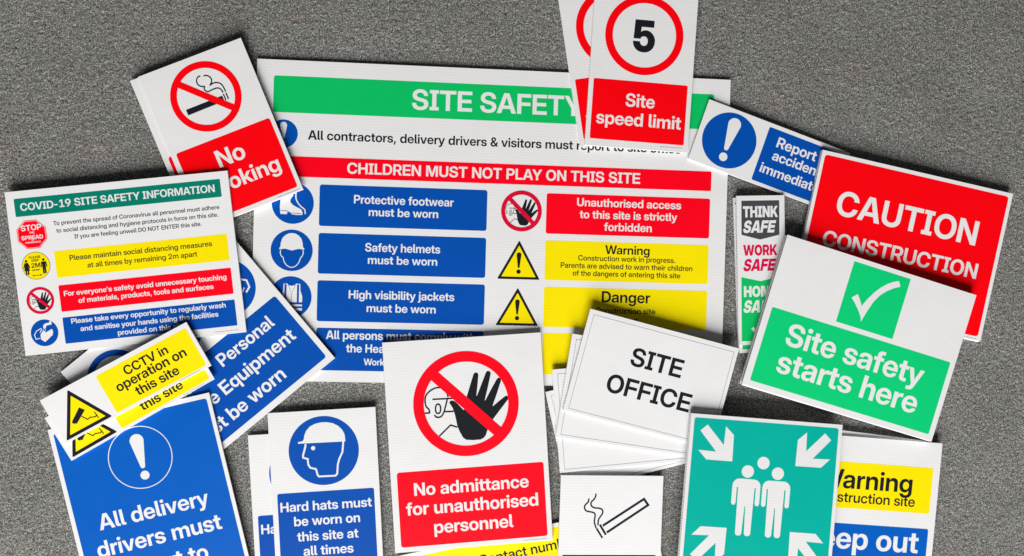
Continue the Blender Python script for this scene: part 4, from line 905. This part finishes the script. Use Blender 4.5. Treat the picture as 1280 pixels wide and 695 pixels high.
# boot
d = Geo().disc(71, 266, 38.8, 1).build('blue_disc', 'blue', B)
g = Geo()
g.poly([(50, 240), (72, 240), (71.2, 253), (68, 256.5), (66.5, 260), (66.6, 264.5), (72, 270), (79.0, 273.5), (84, 275.8), (87.8, 278.6), (89.6, 284), (89, 287.6), (78, 288), (70, 287),
        (64.5, 283), (61.3, 283.4), (60.6, 287.2), (48.6, 286.8), (47.4, 273), (48.2, 262)], 2)
g.stroke([(77.2, 240), (76.6, 256), (81, 266), (87.6, 273), (93.2, 277.6), (94.4, 286)], 2.2, 2, smooth=True)
g.build('boot', 'white', d)
Geo().stroke([(49, 280.4), (61, 281), (67, 284.6), (87, 285.4)], 1.0, 3).build('sole_line', 'blue', d)
# helmet, front view
d = Geo().disc(71, 354.4, 38.8, 1).build('blue_disc', 'blue', B)
g = Geo()
g.poly([(47.6, 351.4), (50.2, 347.8), (50.6, 341), (53.6, 331.5), (59.5, 325.6), (66, 322.6), (71.4, 322), (77, 322.8), (83, 326), (88.4, 332), (91, 340.5), (91.4, 347.4), (94.6, 350.8),
        (93.4, 352.6), (84, 351.2), (71.2, 354.6), (58.6, 351.4), (49, 353)], 2)
g.stroke([(50.6, 354), (50.2, 360), (52.6, 366), (55.4, 368.2), (57.6, 376), (62.5, 382.6), (67.5, 385.6), (71.2, 386.2), (75.4, 385.4), (80.6, 382), (85.2, 375.6), (87.6, 368), (90, 365.6), (92.2, 360), (92, 353.6)], 1.7, 2, smooth=True)
g.build('helmet_and_face', 'white', d)
# vest
d = Geo().disc(71, 441.8, 38.8, 1).build('blue_disc', 'blue', B)
g = Geo()
g.poly([(53.5, 467), (53.5, 440), (57, 430), (57.4, 417.4), (64.6, 416.6), (66, 419.5), (72.4, 421), (79.2, 419.2), (80.6, 416.4), (88.2, 417), (88.8, 430), (92.4, 440), (92.4, 467)], 2)
g.build('vest', 'white', d)
g = Geo()
for x in (61.2, 84.4):
    g.rect(x - 1.9, 418, x + 1.9, 452, 3)
g.rect(53.3, 451.6, 92.6, 455.6, 3.05)
g.rect(53.3, 459, 92.6, 462.4, 3.05)
g.stroke([(66.5, 420), (72.8, 435), (79, 420)], 0.8, 3.1)
g.stroke([(72.8, 435), (72.8, 451.6)], 0.8, 3.1)
g.build('reflective_stripes', 'blue', d)

# ================================================================== no smoking
S = sign('no_smoking_sign', 'nosmk', 'upper No smoking sign, tilted, with struck-out cigarette in a red ring, overlapping the big board', 'no smoking signs at the upper left')
p = panel(S, 'red_panel', 'red', 9.5, 154.5, 192.6, 291.5, r=4.5)
words(p, 'white', [('No', 74.5, 127, 207.5, 27.5), ('smoking', 23, 177.5, 252, 27)])
tiny_print(S, 151, 194, 297)
g = Geo()
g.poly([(57.4, 86.8), (128.2, 86.2), (128.4, 96.6), (57.5, 97.6)], 2)
g.rect(130.2, 84.2, 132.6, 96.4, 2)
g.rect(135.4, 84, 137.8, 96, 2)
c = g.build('cigarette', 'black', S)
g = Geo()
g.stroke([(105.4, 38.4), (99.5, 39.4), (96.0, 43.8), (94.8, 48.5), (96.2, 53.6), (100.5, 57.6), (105.1, 59.3), (102.8, 62.2), (103.4, 66.2), (105.4, 69.2), (108.6, 70.4), (115.5, 69.6), (123.1, 69.6), (128, 71.4), (131, 75.6), (132.0, 81.8)], 2.3, 2, smooth=True)
g.stroke([(110.4, 40.6), (116, 41.8), (120.1, 45.9), (121.6, 51), (119.6, 56.6), (115.4, 60.4), (121, 59.2), (127.1, 60.0), (132.6, 63.4), (136, 69.5), (137.0, 81.8)], 2.3, 2, smooth=True)
g.build('smoke_line', 'black', c)
g = Geo()
g.ring(100.5, 77, 64.5, 52.3, 3)
g.poly([(66.2, 34.2), (147.6, 114.0), (139.0, 122.2), (57.6, 42.4)], 3.06)
g.build('prohibition_ring', 'red', S)
dup(S, 'nosmk', 'lower No smoking sign, only its left margin and a sliver of red panel showing', 'no smoking signs at the upper left', dx=-15.6, dy=-6.4, dz=-4.15)

# ================================================================== covid
S = sign('covid_sign', 'covid', 'white COVID-19 SITE SAFETY INFORMATION sign with four round icons, leftmost sign', kind='solid', mat='plain_white')
p = panel(S, 'header_panel', 'deep_green', 14.3, 13.7, 384.6, 46.6, r=2)
words(p, 'white', [('COVID-19 SITE SAFETY INFORMATION', 24.2, 373.3, 36.6, 13.2)])
words(S, 'black', [('To prevent the spread of Coronavirus all personnel must adhere', 78.5, 377.8, 68.6, 7.7, 'm'),
                   ('to social distancing and hygiene protocols in force on this site.', 82.2, 374.2, 82.2, 7.7, 'm'),
                   ('If you are feeling unwell DO NOT ENTER this site.', 113, 342.3, 96, 7.7, 'm')], lay=1)
p = panel(S, 'yellow_panel', 'yellow', 73.5, 115.3, 385.3, 164, r=2)
words(p, 'black', [('Please maintain social distancing measures', 99.6, 356.8, 135.0, 9.6, 'm'), ('at all times by remaining 2m apart', 129.5, 327.8, 151.2, 9.6, 'm')])
p = panel(S, 'red_panel', 'crimson', 73.5, 178, 385.3, 226.5, r=2)
words(p, 'white', [("For everyone's safety avoid unnecessary touching", 81.7, 375.4, 198.6, 9.4), ('of materials, products, tools and surfaces', 105.8, 350.2, 213.8, 9.4)])
p = panel(S, 'blue_panel', 'blue', 73.5, 237.4, 385.3, 285.6, r=2)
words(p, 'white', [('Please take every opportunity to regularly wash', 88.4, 368.2, 250.2, 9.4), ('and sanitise your hands using the facilities', 103.2, 353, 265.6, 9.4), ('provided on this site', 168.7, 290, 280.4, 9.4)])
tiny_print(S, 341, 386, 294.4, h=1.0)
# octagon
def octo(cx, cy, r):
    return [(cx + r * math.cos(math.radians(22.5 + 45 * k)), cy + r * math.sin(math.radians(22.5 + 45 * k))) for k in range(8)]


d = Geo().poly(octo(38.6, 80.6, 28.2), 1).build('stop_octagon', 'crimson', S)
Geo().poly(octo(38.6, 80.6, 26.8), 2, holes=[octo(38.6, 80.6, 26.0)]).build('outline', 'white', d)
words(d, 'white', [('STOP', 20.5, 56.8, 73.2, 9.2), ('THE', 34.4, 43.2, 78.9, 2.9), ('SPREAD', 19.2, 57.8, 89.6, 7.2), ('OF', 37, 41, 92.4, 1.7), ('CORONAVIRUS', 25.5, 52.5, 96.3, 2.3)])
# two metre disc
d = Geo().disc(39, 137.9, 25.2, 1).build('distance_disc', 'black', S)
y = Geo().disc(39, 137.9, 24.4, 2).build('yellow_field', 'yellow', d)
g = Geo()
g.disc(22.3, 128.2, 2.3, 3, 20)
g.poly([(19.2, 131.4), (25.4, 131.4), (28.6, 140.5), (27.0, 141.4), (25, 136.5), (27.6, 146), (17, 146), (19.6, 136.5), (17.6, 141.4), (16, 140.5)], 3)
g.rect(19.4, 145.9, 22.0, 153.5, 3.05)
g.rect(22.8, 145.9, 25.4, 153.5, 3.05)
g.disc(53.0, 128.2, 2.3, 3, 20)
g.poly([(48.6, 131.6), (57.4, 131.6), (58.8, 141.6), (57.0, 141.8), (56, 134.5), (56.2, 153.5), (53.4, 153.5), (53.1, 143), (52.8, 153.5), (49.9, 153.5), (50, 134.5), (49, 141.8), (47.2, 141.6)], 3)
g.stroke([(32, 155.5), (46, 155.5)], 1.0, 3)
g.poly([(30, 155.5), (33.6, 153.9), (33.6, 157.1)], 3.05)
g.poly([(48, 155.5), (44.4, 153.9), (44.4, 157.1)], 3.05)
g.build('figures', 'black', d)
Geo().text('PLEASE', 28.4, 48.6, 124.4, 3.6, 3).text('KEEP', 32, 45.4, 130.2, 3.6, 3).text('2M', 30.6, 46.4, 141.2, 8.0, 3).text('APART', 31.0, 46, 147.4, 2.8, 3).build('lettering', 'black', d)
halt_hand(S, 38.6, 202, 24.6, 'dark_red', 1.0)
# hand wash disc
d = Geo().disc(38.8, 261.5, 24.5, 1).build('blue_disc', 'blue', S)
g = Geo()
g.poly([(37.5, 253.6), (38.0, 247.6), (42, 244.4), (49, 243.8), (50.0, 240.6), (53, 241.0), (53.2, 247.6), (45, 248.4), (42.4, 250.2), (42.0, 253.8)], 2)
g.poly([(31, 272.5), (31.2, 264), (37, 256.6), (40.6, 258.8), (40.0, 261.6), (52, 256.0), (53.8, 257.6), (53.2, 260.0), (54.6, 261.6), (52.8, 264.4), (53, 266.6), (49.8, 269.0), (42, 275.4), (37.6, 278.4)], 2)
g.stroke([(29.6, 270.6), (22.4, 271.6), (20.4, 263.4), (24.8, 257.0), (32.8, 253.0), (34.6, 255.0), (30.6, 260.6)], 1.5, 2)
g.stroke([(38.4, 254.6), (38.0, 257.6)], 0.8, 2)
g.stroke([(41.2, 254.8), (41.0, 257.6)], 0.8, 2)
g.build('hands_under_tap', 'white', d)

# ================================================================== personal protective equipment
S = sign('protective_equipment_sign', 'ppe', 'blue and white Personal Protective Equipment sign lying askew between the COVID and hard hat signs')
p = panel(S, 'blue_panel', 'blue', 11, 139, 389.5, 288, r=5)
words(p, 'white', [('Appropriate', 38, 200, 181.2, 24.5), ('Personal', 231, 355.5, 181.2, 24.5), ('Protective Equipment', 30, 370.4, 225.2, 25.5), ('must be worn', 91, 309.6, 270, 24.5)])
g = Geo()
g.ring(70, 74, 54, 42.5, 1)
r1 = g.build('blue_ring', 'blue', S)
Geo().poly([(48, 74), (52, 60), (62, 51), (74, 50), (86, 57), (91, 70), (92, 88), (84, 100), (72, 105), (58, 100), (50, 88)], 2).build('head_figure', 'blue', r1)
d = Geo().disc(201, 72, 53.5, 1).build('blue_disc', 'blue', S)
Geo().poly([(180, 60), (188, 44), (202, 38), (216, 44), (223, 60), (226, 78), (218, 96), (203, 104), (188, 96), (179, 78)], 2).build('head_figure', 'white', d)
d = Geo().disc(331, 72, 53, 1).build('blue_disc', 'blue', S)
g = Geo()
g.stroke([(330, 96), (338, 88), (349, 92), (354, 84), (350, 77), (361, 76), (368, 84), (364, 97), (353, 101)], 3.2, 2)
g.stroke([(343, 99), (356, 92)], 2.4, 2.5)
g.poly([(300, 60), (312, 44), (330, 40), (344, 50), (346, 66), (338, 84), (318, 96), (302, 84)], 2.2)
g.build('glove_and_mask_outline', 'white', d)

# ================================================================== CCTV
S = sign('cctv_sign', 'cctv', 'upper yellow CCTV in operation on this site sign with whole camera triangle', 'CCTV strip signs on the left')
p = panel(S, 'yellow_panel', 'yellow', 108.6, 8.8, 293, 86.4, r=4)
words(p, 'black', [('CCTV in', 157.5, 245, 34.4, 15.8), ('operation on', 130.3, 271.6, 54.6, 15.2), ('this site', 157.6, 244.2, 77.4, 15.2)])
t = warning_triangle(S, (52.6, 6.2), (4.6, 87.6), (98.6, 87.2), 6.2, sym=False)
g = Geo()
g.poly([(54.6, 44.4), (61.6, 53.6), (36.2, 69.0), (34.2, 66.6), (32.0, 67.4), (29.6, 63.0), (31.4, 60.8)], 3)
g.stroke([(50.5, 61.0), (57.3, 71.4), (62.5, 70.0), (71.6, 73.6), (76.0, 71.6)], 2.0, 3)
g.stroke([(74.2, 64.8), (75.6, 78.0)], 1.9, 3.05)
g.build('camera_figure', 'black', t)
tiny_print(S, 236, 280, 89.6, h=0.9)
dup(S, 'cctv2', 'lower CCTV sign, its last text line and triangle base showing below the upper one', 'CCTV strip signs on the left', dx=-1.4, dy=2.6)

# ================================================================== all delivery drivers
S = sign('delivery_drivers_sign', 'blue', 'large solid blue sign reading All delivery drivers must report to, at the lower left')
p = panel(S, 'blue_panel', 'royal_blue', 8, 9, 293, 391.5, r=5)
Geo().ring(150.6, 88.2, 58.6, 57.0, 2).build('circle_line', 'white', p)
exclamation(p, 151.2, 88.5, 54, 2, k=0.985)
words(p, 'white', [('All delivery', 48.3, 253.4, 203.8, 29.5), ('drivers must', 34, 265.5, 253.4, 29.5), ('report to', 73, 229, 302, 29.5), ('site office', 62, 240, 351, 29.5)])

# ================================================================== hard hats
S = sign('hard_hat_sign', 'hat', 'upper Hard hats must be worn sign, its blue helmeted head fully in view', 'hard hat signs below the PPE sign')
d = Geo().disc(100.2, 76.4, 65.2, 1).build('blue_disc', 'blue', S)
g = Geo()
g.poly([(53.4, 60.6), (53.2, 57.6), (61.5, 56.4), (64.2, 53.0), (65.4, 46), (69.5, 37), (77, 29.2), (87, 24.8), (98, 22.9), (108, 23.2), (119, 25.6), (129, 31.4), (136, 39), (139.8, 47), (140.8, 54), (140.8, 61.6)], 2)
g.stroke([(67.0, 62), (66.3, 67), (61.0, 84), (61.4, 87.6), (69.6, 90.4), (70.0, 101), (73.5, 107.4), (83.8, 110.4), (86.2, 121.5), (88.6, 124.8), (119.5, 125.2), (122.8, 121.5), (124.8, 104), (128.2, 93.5), (134.6, 81), (137.2, 61)], 3.4, 2)
g.disc(80.6, 70.6, 4.0, 2.1, 24)
g.build('helmeted_head', 'white', d)
p = panel(S, 'blue_panel', 'blue', 9.6, 152.8, 189.8, 291.5, r=4)
words(p, 'white', [('Hard hats must', 14.4, 184.2, 188, 17), ('be worn on', 38.2, 160.8, 216, 17), ('this site at', 42.2, 156.2, 245.2, 17), ('all times', 52.6, 145.8, 273, 17)])
dup(S, 'hat2', 'lower Hard hats sign, showing only its left edge and the letters Ha', 'hard hat signs below the PPE sign')

# ================================================================== no admittance
S = sign('no_admittance_sign', 'noadm', 'No admittance for unauthorised personnel sign with large black halting hand in red ring', 'stack of no admittance signs')
halt_hand(S, 150.5, 126, 100, 'crimson')
p = panel(S, 'red_panel', 'crimson', 11.8, 247.6, 291, 390.5, r=5)
words(p, 'white', [('No admittance', 42.5, 260.3, 294, 23.5), ('for unauthorised', 25.2, 276.6, 330.6, 23.5), ('personnel', 76, 226.2, 368.2, 23.5)])
tiny_print(S, 243, 289, 396.4)
dup(S, 'noadm', 'second No admittance sign hidden under the first, only its edge showing', 'stack of no admittance signs', dx=0.6, dy=-1.0, dz=-4.12, da=0.0)

# ================================================================== contact number
S = sign('contact_number_sign', 'contact', 'yellow sign reading Contact number, mostly hidden under the No admittance and cigarette signs')
p = panel(S, 'yellow_panel', 'yellow', 10, 7.6, 490, 292, r=14)
words(p, 'black', [('Contact number', 149.5, 341, 50.2, 17.5, 'm')])

# ================================================================== site office fan
S = sign('site_office_sign', 'office1', 'topmost SITE OFFICE sign, its black words fully readable', 'fan of four white site office signs')
g = Geo()
X0, Y0, X1, Y1 = 9.2, 8.6, 293, 194.5
g.rect(X0, Y0, X1, Y0 + 0.9, 1).rect(X0, Y1 - 0.9, X1, Y1, 1).rect(X0, Y0 + 0.9, X0 + 0.9, Y1 - 0.9, 1).rect(X1 - 0.9, Y0 + 0.9, X1, Y1 - 0.9, 1)
g.build('border_line', 'grey', S)
words(S, 'black', [('SITE', 100.8, 203.6, 84.6, 35.5), ('OFFICE', 68.4, 236.4, 144.6, 35.5)], lay=1)
GO = 'fan of four white site office signs'
dup(S, 'office2', 'second sheet of the SITE OFFICE fan, blank strip showing directly below the topmost', GO)
dup(S, 'office3', 'third sheet of the SITE OFFICE fan, lower left corner touching the cigarette sign', GO)
dup(S, 'office4', 'bottom sheet of the SITE OFFICE fan, tilted up to the right on the carpet', GO)

# ================================================================== cigarette
S = sign('smoking_area_sign', 'cig', 'small white sign with black outline of a smoking cigarette above a black bar')
g = Geo()
g.stroke([(84.4, 97.6), (163.4, 44.9), (172.0, 56.6), (92.9, 110.6)], 4.6, 1)
g.stroke([(78.6, 95.2), (91.2, 115.2)], 4.2, 1)
g.stroke([(72.2, 102.4), (84.6, 121.4)], 3.6, 1)
c = g.build('cigarette', 'black', S)
g = Geo()
g.stroke([(69, 35), (68.6, 40), (66.1, 45.5), (60.4, 52), (61.0, 58.6), (66.5, 62.6), (76, 63.4), (82.5, 66.5), (83.2, 73), (79, 80), (75.6, 86.5), (75, 96.8)], 3.0, 1, smooth=True)
g.stroke([(55.8, 44.5), (54.4, 51.5), (49.0, 57.0), (47.8, 63), (51.5, 68.8), (59.8, 70.6), (66.6, 72.6), (68.9, 77.6), (67.7, 88.9), (69.4, 96), (71.6, 102.0)], 3.0, 1, smooth=True)
g.build('smoke_line', 'black', c)
panel(S, 'black_panel', 'black', 7.5, 154.6, 190.5, 192, r=2)

# ================================================================== speed limit
S = sign('speed_limit_sign', 'speed', 'upper Site speed limit sign with a black 5 in a whole red ring', 'site speed limit signs at the top')
Geo().ring(100.5, 86.5, 75.8, 61.2, 1).build('red_ring', 'red', S)
words(S, 'black', [('5', 79, 121.6, 118, 60.5, 'h')], lay=1, narrow=True)
p = panel(S, 'red_panel', 'red', 8.6, 175.2, 191.3, 289.8, r=3)
words(p, 'white', [('Site', 73, 129.4, 224, 25), ('speed limit', 18.6, 183, 260.4, 25)])
tiny_print(S, 146, 190, 296)
dup(S, 'speed2', 'lower Site speed limit sign, turned the other way, showing left of the upper one', 'site speed limit signs at the top')

# ================================================================== report accidents
S = sign('report_accidents_sign', 'report', 'narrow blue and white Report all accidents immediately sign with an exclamation mark', kind='solid', mat='plain_white')
d = Geo().disc(64, 61, 54, 1).build('blue_disc', 'blue', S)
exclamation(d, 63.4, 60.6, 54, 2, k=0.99)
p = panel(S, 'blue_panel', 'blue', 130.6, 8, 292.5, 116.4, r=3)
words(p, 'white', [('Report', 155, 238, 40.4, 19.5), ('all', 251, 270, 40.4, 19.5), ('accidents', 155, 270, 66.4, 19), ('immediately', 139.5, 286, 96.6, 19)])

# ================================================================== caution
S = sign('caution_sign', 'caution', 'upper big red CAUTION CONSTRUCTION SITE sign, rightmost of all', 'pair of red caution signs')
p = panel(S, 'red_panel', 'red', 6.8, 7.6, 392.5, 291.5, r=6)
words(p, 'white', [('CAUTION', 51, 345.2, 116.8, 46), ('CONSTRUCTION', 38, 361.8, 180.8, 26.4), ('SITE', 130, 262, 252, 44)])
tiny_print(S, 340, 390, 297)
dup(S, 'caution', 'lower red caution sign, only a thin edge of it showing under the upper one', 'pair of red caution signs', dx=-0.8, dy=-1.4, dz=-4.12)

# ================================================================== think safe strips
S = sign('think_safe_sign', 'think', 'top narrow THINK SAFE WORK SAFE HOME SAFE strip, its words readable', 'stack of narrow think safe strips')
p = Geo().poly([(9.6, 9.6), (84.6, 9.6), (84.2, 76.4), (45.8, 85.2), (8.8, 75.4)], 1).build('charcoal_panel', 'charcoal', S)
words(p, 'white', [('THINK', 12.4, 81.8, 42, 21.8)], narrow=True, font='h')
words(p, 'white', [('SAFE', 11.2, 73.5, 71.8, 23.6)], shear=0.2, narrow=True, font='h')
words(S, 'pink_red', [('WORK', 11.6, 79.6, 116, 20.8)], lay=1, narrow=True, font='h')
words(S, 'pink_red', [('SAFE', 10.4, 72.6, 146, 23.4)], lay=1, shear=0.2, narrow=True, font='h')
p = Geo().poly([(7.4, 157.4), (45.4, 166), (83.2, 157.4), (83.2, 282), (6.4, 282)], 1).build('green_panel', 'green', S)
words(p, 'white', [('HOME', 12, 80.6, 196, 21)], narrow=True, font='h')
words(p, 'white', [('SAFE', 9.6, 71.8, 226.4, 23.6)], shear=0.2, narrow=True, font='h')
Geo().poly([(25.4, 258.0), (30.0, 254.2), (36.5, 262.0), (45, 248), (60, 236), (62.5, 240.5), (50, 252), (43, 264), (38.4, 277.5), (33.5, 267)], 2).build('check_mark', 'white', p)
GT = 'stack of narrow think safe strips'
dup(S, 'think2', 'middle strip of the THINK SAFE stack, green foot showing below the top strip', GT)
dup(S, 'think3', 'bottom strip of the THINK SAFE stack, sticking out furthest down and left', GT)

# ================================================================== site safety starts here
S = sign('safety_starts_sign', 'start', 'uppermost white and green Site safety starts here sign with check mark', 'stack of site safety starts here signs')
p = panel(S, 'green_square', 'bright_green', 142.6, 9.2, 262, 131.4)
Geo().poly([(158.6, 78), (168.2, 68.2), (175.5, 76.5), (182.9, 88.0), (187, 78), (192, 68), (199.8, 54.6), (209, 42.5), (220, 31.5), (230, 24.5), (240, 19.6), (246.3, 29.2), (235, 35.6), (222, 46),
            (211.2, 58.4), (203, 74), (196.5, 94), (190.5, 117.2), (187, 108), (180, 99), (168, 86)], 2).build('check_mark', 'white', p)
p = panel(S, 'green_panel', 'bright_green', 13, 141, 389.6, 288.5, r=3)
words(p, 'white', [('Site safety', 57, 345, 203.5, 40), ('starts here', 55.5, 349.2, 258.4, 40)])
GS = 'stack of site safety starts here signs'
dup(S, 'start', 'second Site safety starts here sign, its thin edge showing along the lower side', GS, dx=0.4, dy=-2.6, dz=-4.12, da=0.003)
dup(S, 'start', 'lowest Site safety starts here sign, a sliver showing at the left edge', GS, dx=-0.7, dy=-0.6, dz=-8.24, da=-0.002)

# ================================================================== assembly point
S = sign('assembly_point_sign', 'assembly', 'upper teal assembly point sign with white people and four inward arrows', 'pair of teal assembly point signs')
p = panel(S, 'teal_panel', 'teal', 7, 7, 293, 393, r=5)
AR = [(20.4, 31.3), (33.6, 18.8), (68.4, 56.0), (69.7, 19.8), (86.6, 35.4), (87.5, 85.8), (36.4, 85.6), (19.6, 68.4), (54.4, 69.4)]
for fx in (0, 1):
    for fy in (0, 1):
        pts = [((300 - x) if fx else x, (299 - y) if fy else y) for x, y in AR]
        Geo().poly(pts, 2).build('arrow', 'white', p)
for cx, cy in ((119.8, 103), (149.3, 84.6), (179.3, 103)):
    Geo().disc(cx, cy, 12, 2, 40).build('head', 'white', p)
for cx in (119.5, 178.6):
    pts = []
    for a in range(180, 271, 15):
        pts.append((cx - 14 + 13.6 * math.cos(math.radians(a)), 131 + 13.6 * math.sin(math.radians(a))))
    for a in range(270, 361, 15):
        pts.append((cx + 14 + 13.6 * math.cos(math.radians(a)), 131 + 13.6 * math.sin(math.radians(a))))
    pts += [(cx + 27.6, 164), (cx + 26.2, 167.3), (cx + 23.2, 168.4), (cx + 20.2, 167.3), (cx + 18.8, 164), (cx + 18.8, 134), (cx + 16.2, 134), (cx + 15.0, 222), (cx + 13.2, 225.6), (cx + 9, 226.6), (cx + 4.4, 225.6), (cx + 2.6, 222),
            (cx + 0.8, 170), (cx - 0.8, 170), (cx - 2.6, 222), (cx - 4.4, 225.6), (cx - 9, 226.6), (cx - 13.2, 225.6), (cx - 15, 222), (cx - 16.2, 134), (cx - 18.8, 134), (cx - 18.8, 164),
            (cx - 20.2, 167.3), (cx - 23.2, 168.4), (cx - 26.2, 167.3), (cx - 27.6, 164)]
    Geo().poly(pts, 2).build('person_figure', 'white', p)
dup(S, 'assembly', 'lower teal assembly point sign, only its edge showing', 'pair of teal assembly point signs', dx=-1.0, dy=-0.8, dz=-4.12)

# ================================================================== warning / keep out
S = sign('keep_out_sign', 'keep', 'upper Warning construction site Keep out sign at the lower right', 'stack of warning keep out signs')
p = panel(S, 'yellow_panel', 'yellow', 13.5, 50.4, 286.2, 141.6, r=4)
words(p, 'black', [('Warning', 55, 246, 102.6, 34), ('Construction site', 45, 254.6, 130, 19.5, 'm')])
p = panel(S, 'blue_panel', 'royal_blue', 13.5, 172, 287.6, 391, r=4)
words(p, 'white', [('Keep out', 31, 269.5, 221.6, 36)])
GK = 'stack of warning keep out signs'
dup(S, 'keep2', 'second Warning Keep out sign, a pale strip showing along its top edge', GK)
dup(S, 'keep', 'lowest Warning Keep out sign, squared up under the stack', GK, dx=-1.0, dy=-2.0, dz=-8.2)

# ================================================================== carpet
rng = np.random.default_rng(5)


def noise2(nx, ny, step):
    """smooth value noise on an nx x ny grid, one random value every `step` cells"""
    gx, gy = int(nx / step) + 3, int(ny / step) + 3
    r = rng.standard_normal((gx, gy))
    x = np.arange(nx) / step
    y = np.arange(ny) / step
    xi, yi = x.astype(int), y.astype(int)
    fx, fy = x - xi, y - yi
    fx = fx * fx * (3 - 2 * fx)
    fy = fy * fy * (3 - 2 * fy)
    a = r[xi][:, yi] * (1 - fx)[:, None] + r[xi + 1][:, yi] * fx[:, None]
    b = r[xi][:, yi + 1] * (1 - fx)[:, None] + r[xi + 1][:, yi + 1] * fx[:, None]
    return a * (1 - fy)[None, :] + b * fy[None, :]


STEP = 0.0021
X0, X1, Y0, Y1 = -1.25, 1.25, -0.85, 0.85
nx, ny = int((X1 - X0) / STEP), int((Y1 - Y0) / STEP)
hz = 0.42 * rng.standard_normal((nx, ny)) + 0.28 * noise2(nx, ny, 1.7) + 0.05 * noise2(nx, ny, 7)
hz = np.clip(hz, -1.6, 1.6) * 0.0009 - 0.0016
edge = np.minimum(np.minimum(np.arange(nx)[:, None], nx - 1 - np.arange(nx)[:, None]), np.minimum(np.arange(ny)[None, :], ny - 1 - np.arange(ny)[None, :]))
gx = X0 + (np.arange(nx)[:, None] + 0.35 * rng.uniform(-1, 1, (nx, ny))) * STEP
gy = Y0 + (np.arange(ny)[None, :] + 0.35 * rng.uniform(-1, 1, (nx, ny))) * STEP
co = np.stack([gx, gy, hz], -1).reshape(-1, 3).astype(np.float32)
ii = (np.arange(nx - 1)[:, None] * ny + np.arange(ny - 1)[None, :]).reshape(-1)
qd = np.stack([ii, ii + ny, ii + ny + 1, ii + 1], -1).astype(np.int32)
# surround out to the room: four big quads
ext = np.array([(-4, -4, -0.0016), (4, -4, -0.0016), (4, 4, -0.0016), (-4, 4, -0.0016), (X0, Y0, -0.0016), (X1, Y0, -0.0016), (X1, Y1, -0.0016), (X0, Y1, -0.0016)], np.float32)
nb = len(co)
co = np.concatenate([co, ext])
xq = np.array([(0, 1, 5, 4), (1, 2, 6, 5), (2, 3, 7, 6), (3, 0, 4, 7)], np.int32) + nb
qd = np.concatenate([qd, xq])
me = bpy.data.meshes.new('carpet')
me.vertices.add(len(co))
me.vertices.foreach_set('co', co.ravel())
me.loops.add(qd.size)
me.loops.foreach_set('vertex_index', qd.ravel())
me.polygons.add(len(qd))
me.polygons.foreach_set('loop_start', np.arange(0, qd.size, 4, dtype=np.int32))
me.update(calc_edges=True)
m, t, b = nt('grey_heather_carpet')
tc = N(t, 'ShaderNodeTexCoord')
mp = N(t, 'ShaderNodeMapping')
mp.inputs['Scale'].default_value = (0.9, 1.0, 0.02)
L(t, tc.outputs['Object'], mp.inputs[0])


def tex(scale, detail=2.0, rough=0.5, dist=0.0):
    n = N(t, 'ShaderNodeTexNoise')
    n.inputs['Scale'].default_value = scale
    n.inputs['Detail'].default_value = detail
    n.inputs['Roughness'].default_value = rough
    n.inputs['Distortion'].default_value = dist
    L(t, mp.outputs[0], n.inputs['Vector'])
    return n


n1 = tex(440, 3.0, 0.78, 0.4)
n2 = tex(210, 2.0, 0.7)
n3 = tex(9, 3.0, 0.55)
n5 = tex(100, 1.0, 0.5)
n4 = tex(17, 2.0, 0.5)
ramp = N(t, 'ShaderNodeValToRGB')
L(t, n1.outputs[0], ramp.inputs[0])
e = ramp.color_ramp.elements
e[0].position = 0.39
e[0].color = (0.034, 0.0335, 0.032, 1)
e[1].position = 0.63
e[1].color = (0.44, 0.434, 0.416, 1)
k = ramp.color_ramp.elements.new(0.5)
k.color = (0.160, 0.1575, 0.150, 1)
s2 = val(t, 'MULTIPLY_ADD', n2.outputs[0], 1.2, 0.41)
s3 = val(t, 'MULTIPLY_ADD', n3.outputs[0], 0.45, 0.775)
sh = val(t, 'MULTIPLY', s2, s3)
sh = val(t, 'MULTIPLY', sh, val(t, 'MULTIPLY_ADD', n5.outputs[0], 0.8, 0.62))
sc1 = N(t, 'ShaderNodeVectorMath', operation='SCALE')
L(t, ramp.outputs[0], sc1.inputs[0])
L(t, sh, sc1.inputs['Scale'])
tint = N(t, 'ShaderNodeMix', data_type='RGBA', blend_type='MULTIPLY')
tr = N(t, 'ShaderNodeValToRGB')
tr.color_ramp.elements[0].position = 0.35
tr.color_ramp.elements[0].color = (0.975, 1.015, 0.98, 1)
tr.color_ramp.elements[1].position = 0.65
tr.color_ramp.elements[1].color = (1.03, 0.98, 0.99, 1)
L(t, n4.outputs[0], tr.inputs[0])
tint.inputs[0].default_value = 1.0
L(t, sc1.outputs[0], tint.inputs[6])
L(t, tr.outputs[0], tint.inputs[7])
L(t, tint.outputs[2], b.inputs['Base Color'])
b.inputs['Roughness'].default_value = 0.95
b.inputs['Specular IOR Level'].default_value = 0.1
bu = N(t, 'ShaderNodeBump')
bu.inputs['Strength'].default_value = 0.7
bu.inputs['Distance'].default_value = 0.001
L(t, n1.outputs[0], bu.inputs['Height'])
L(t, bu.outputs[0], b.inputs['Normal'])
me.materials.append(m)
o = bpy.data.objects.new('carpet', me)
C.objects.link(o)
props(o, 'grey heather short pile carpet under all the signs', None, None, 'structure')
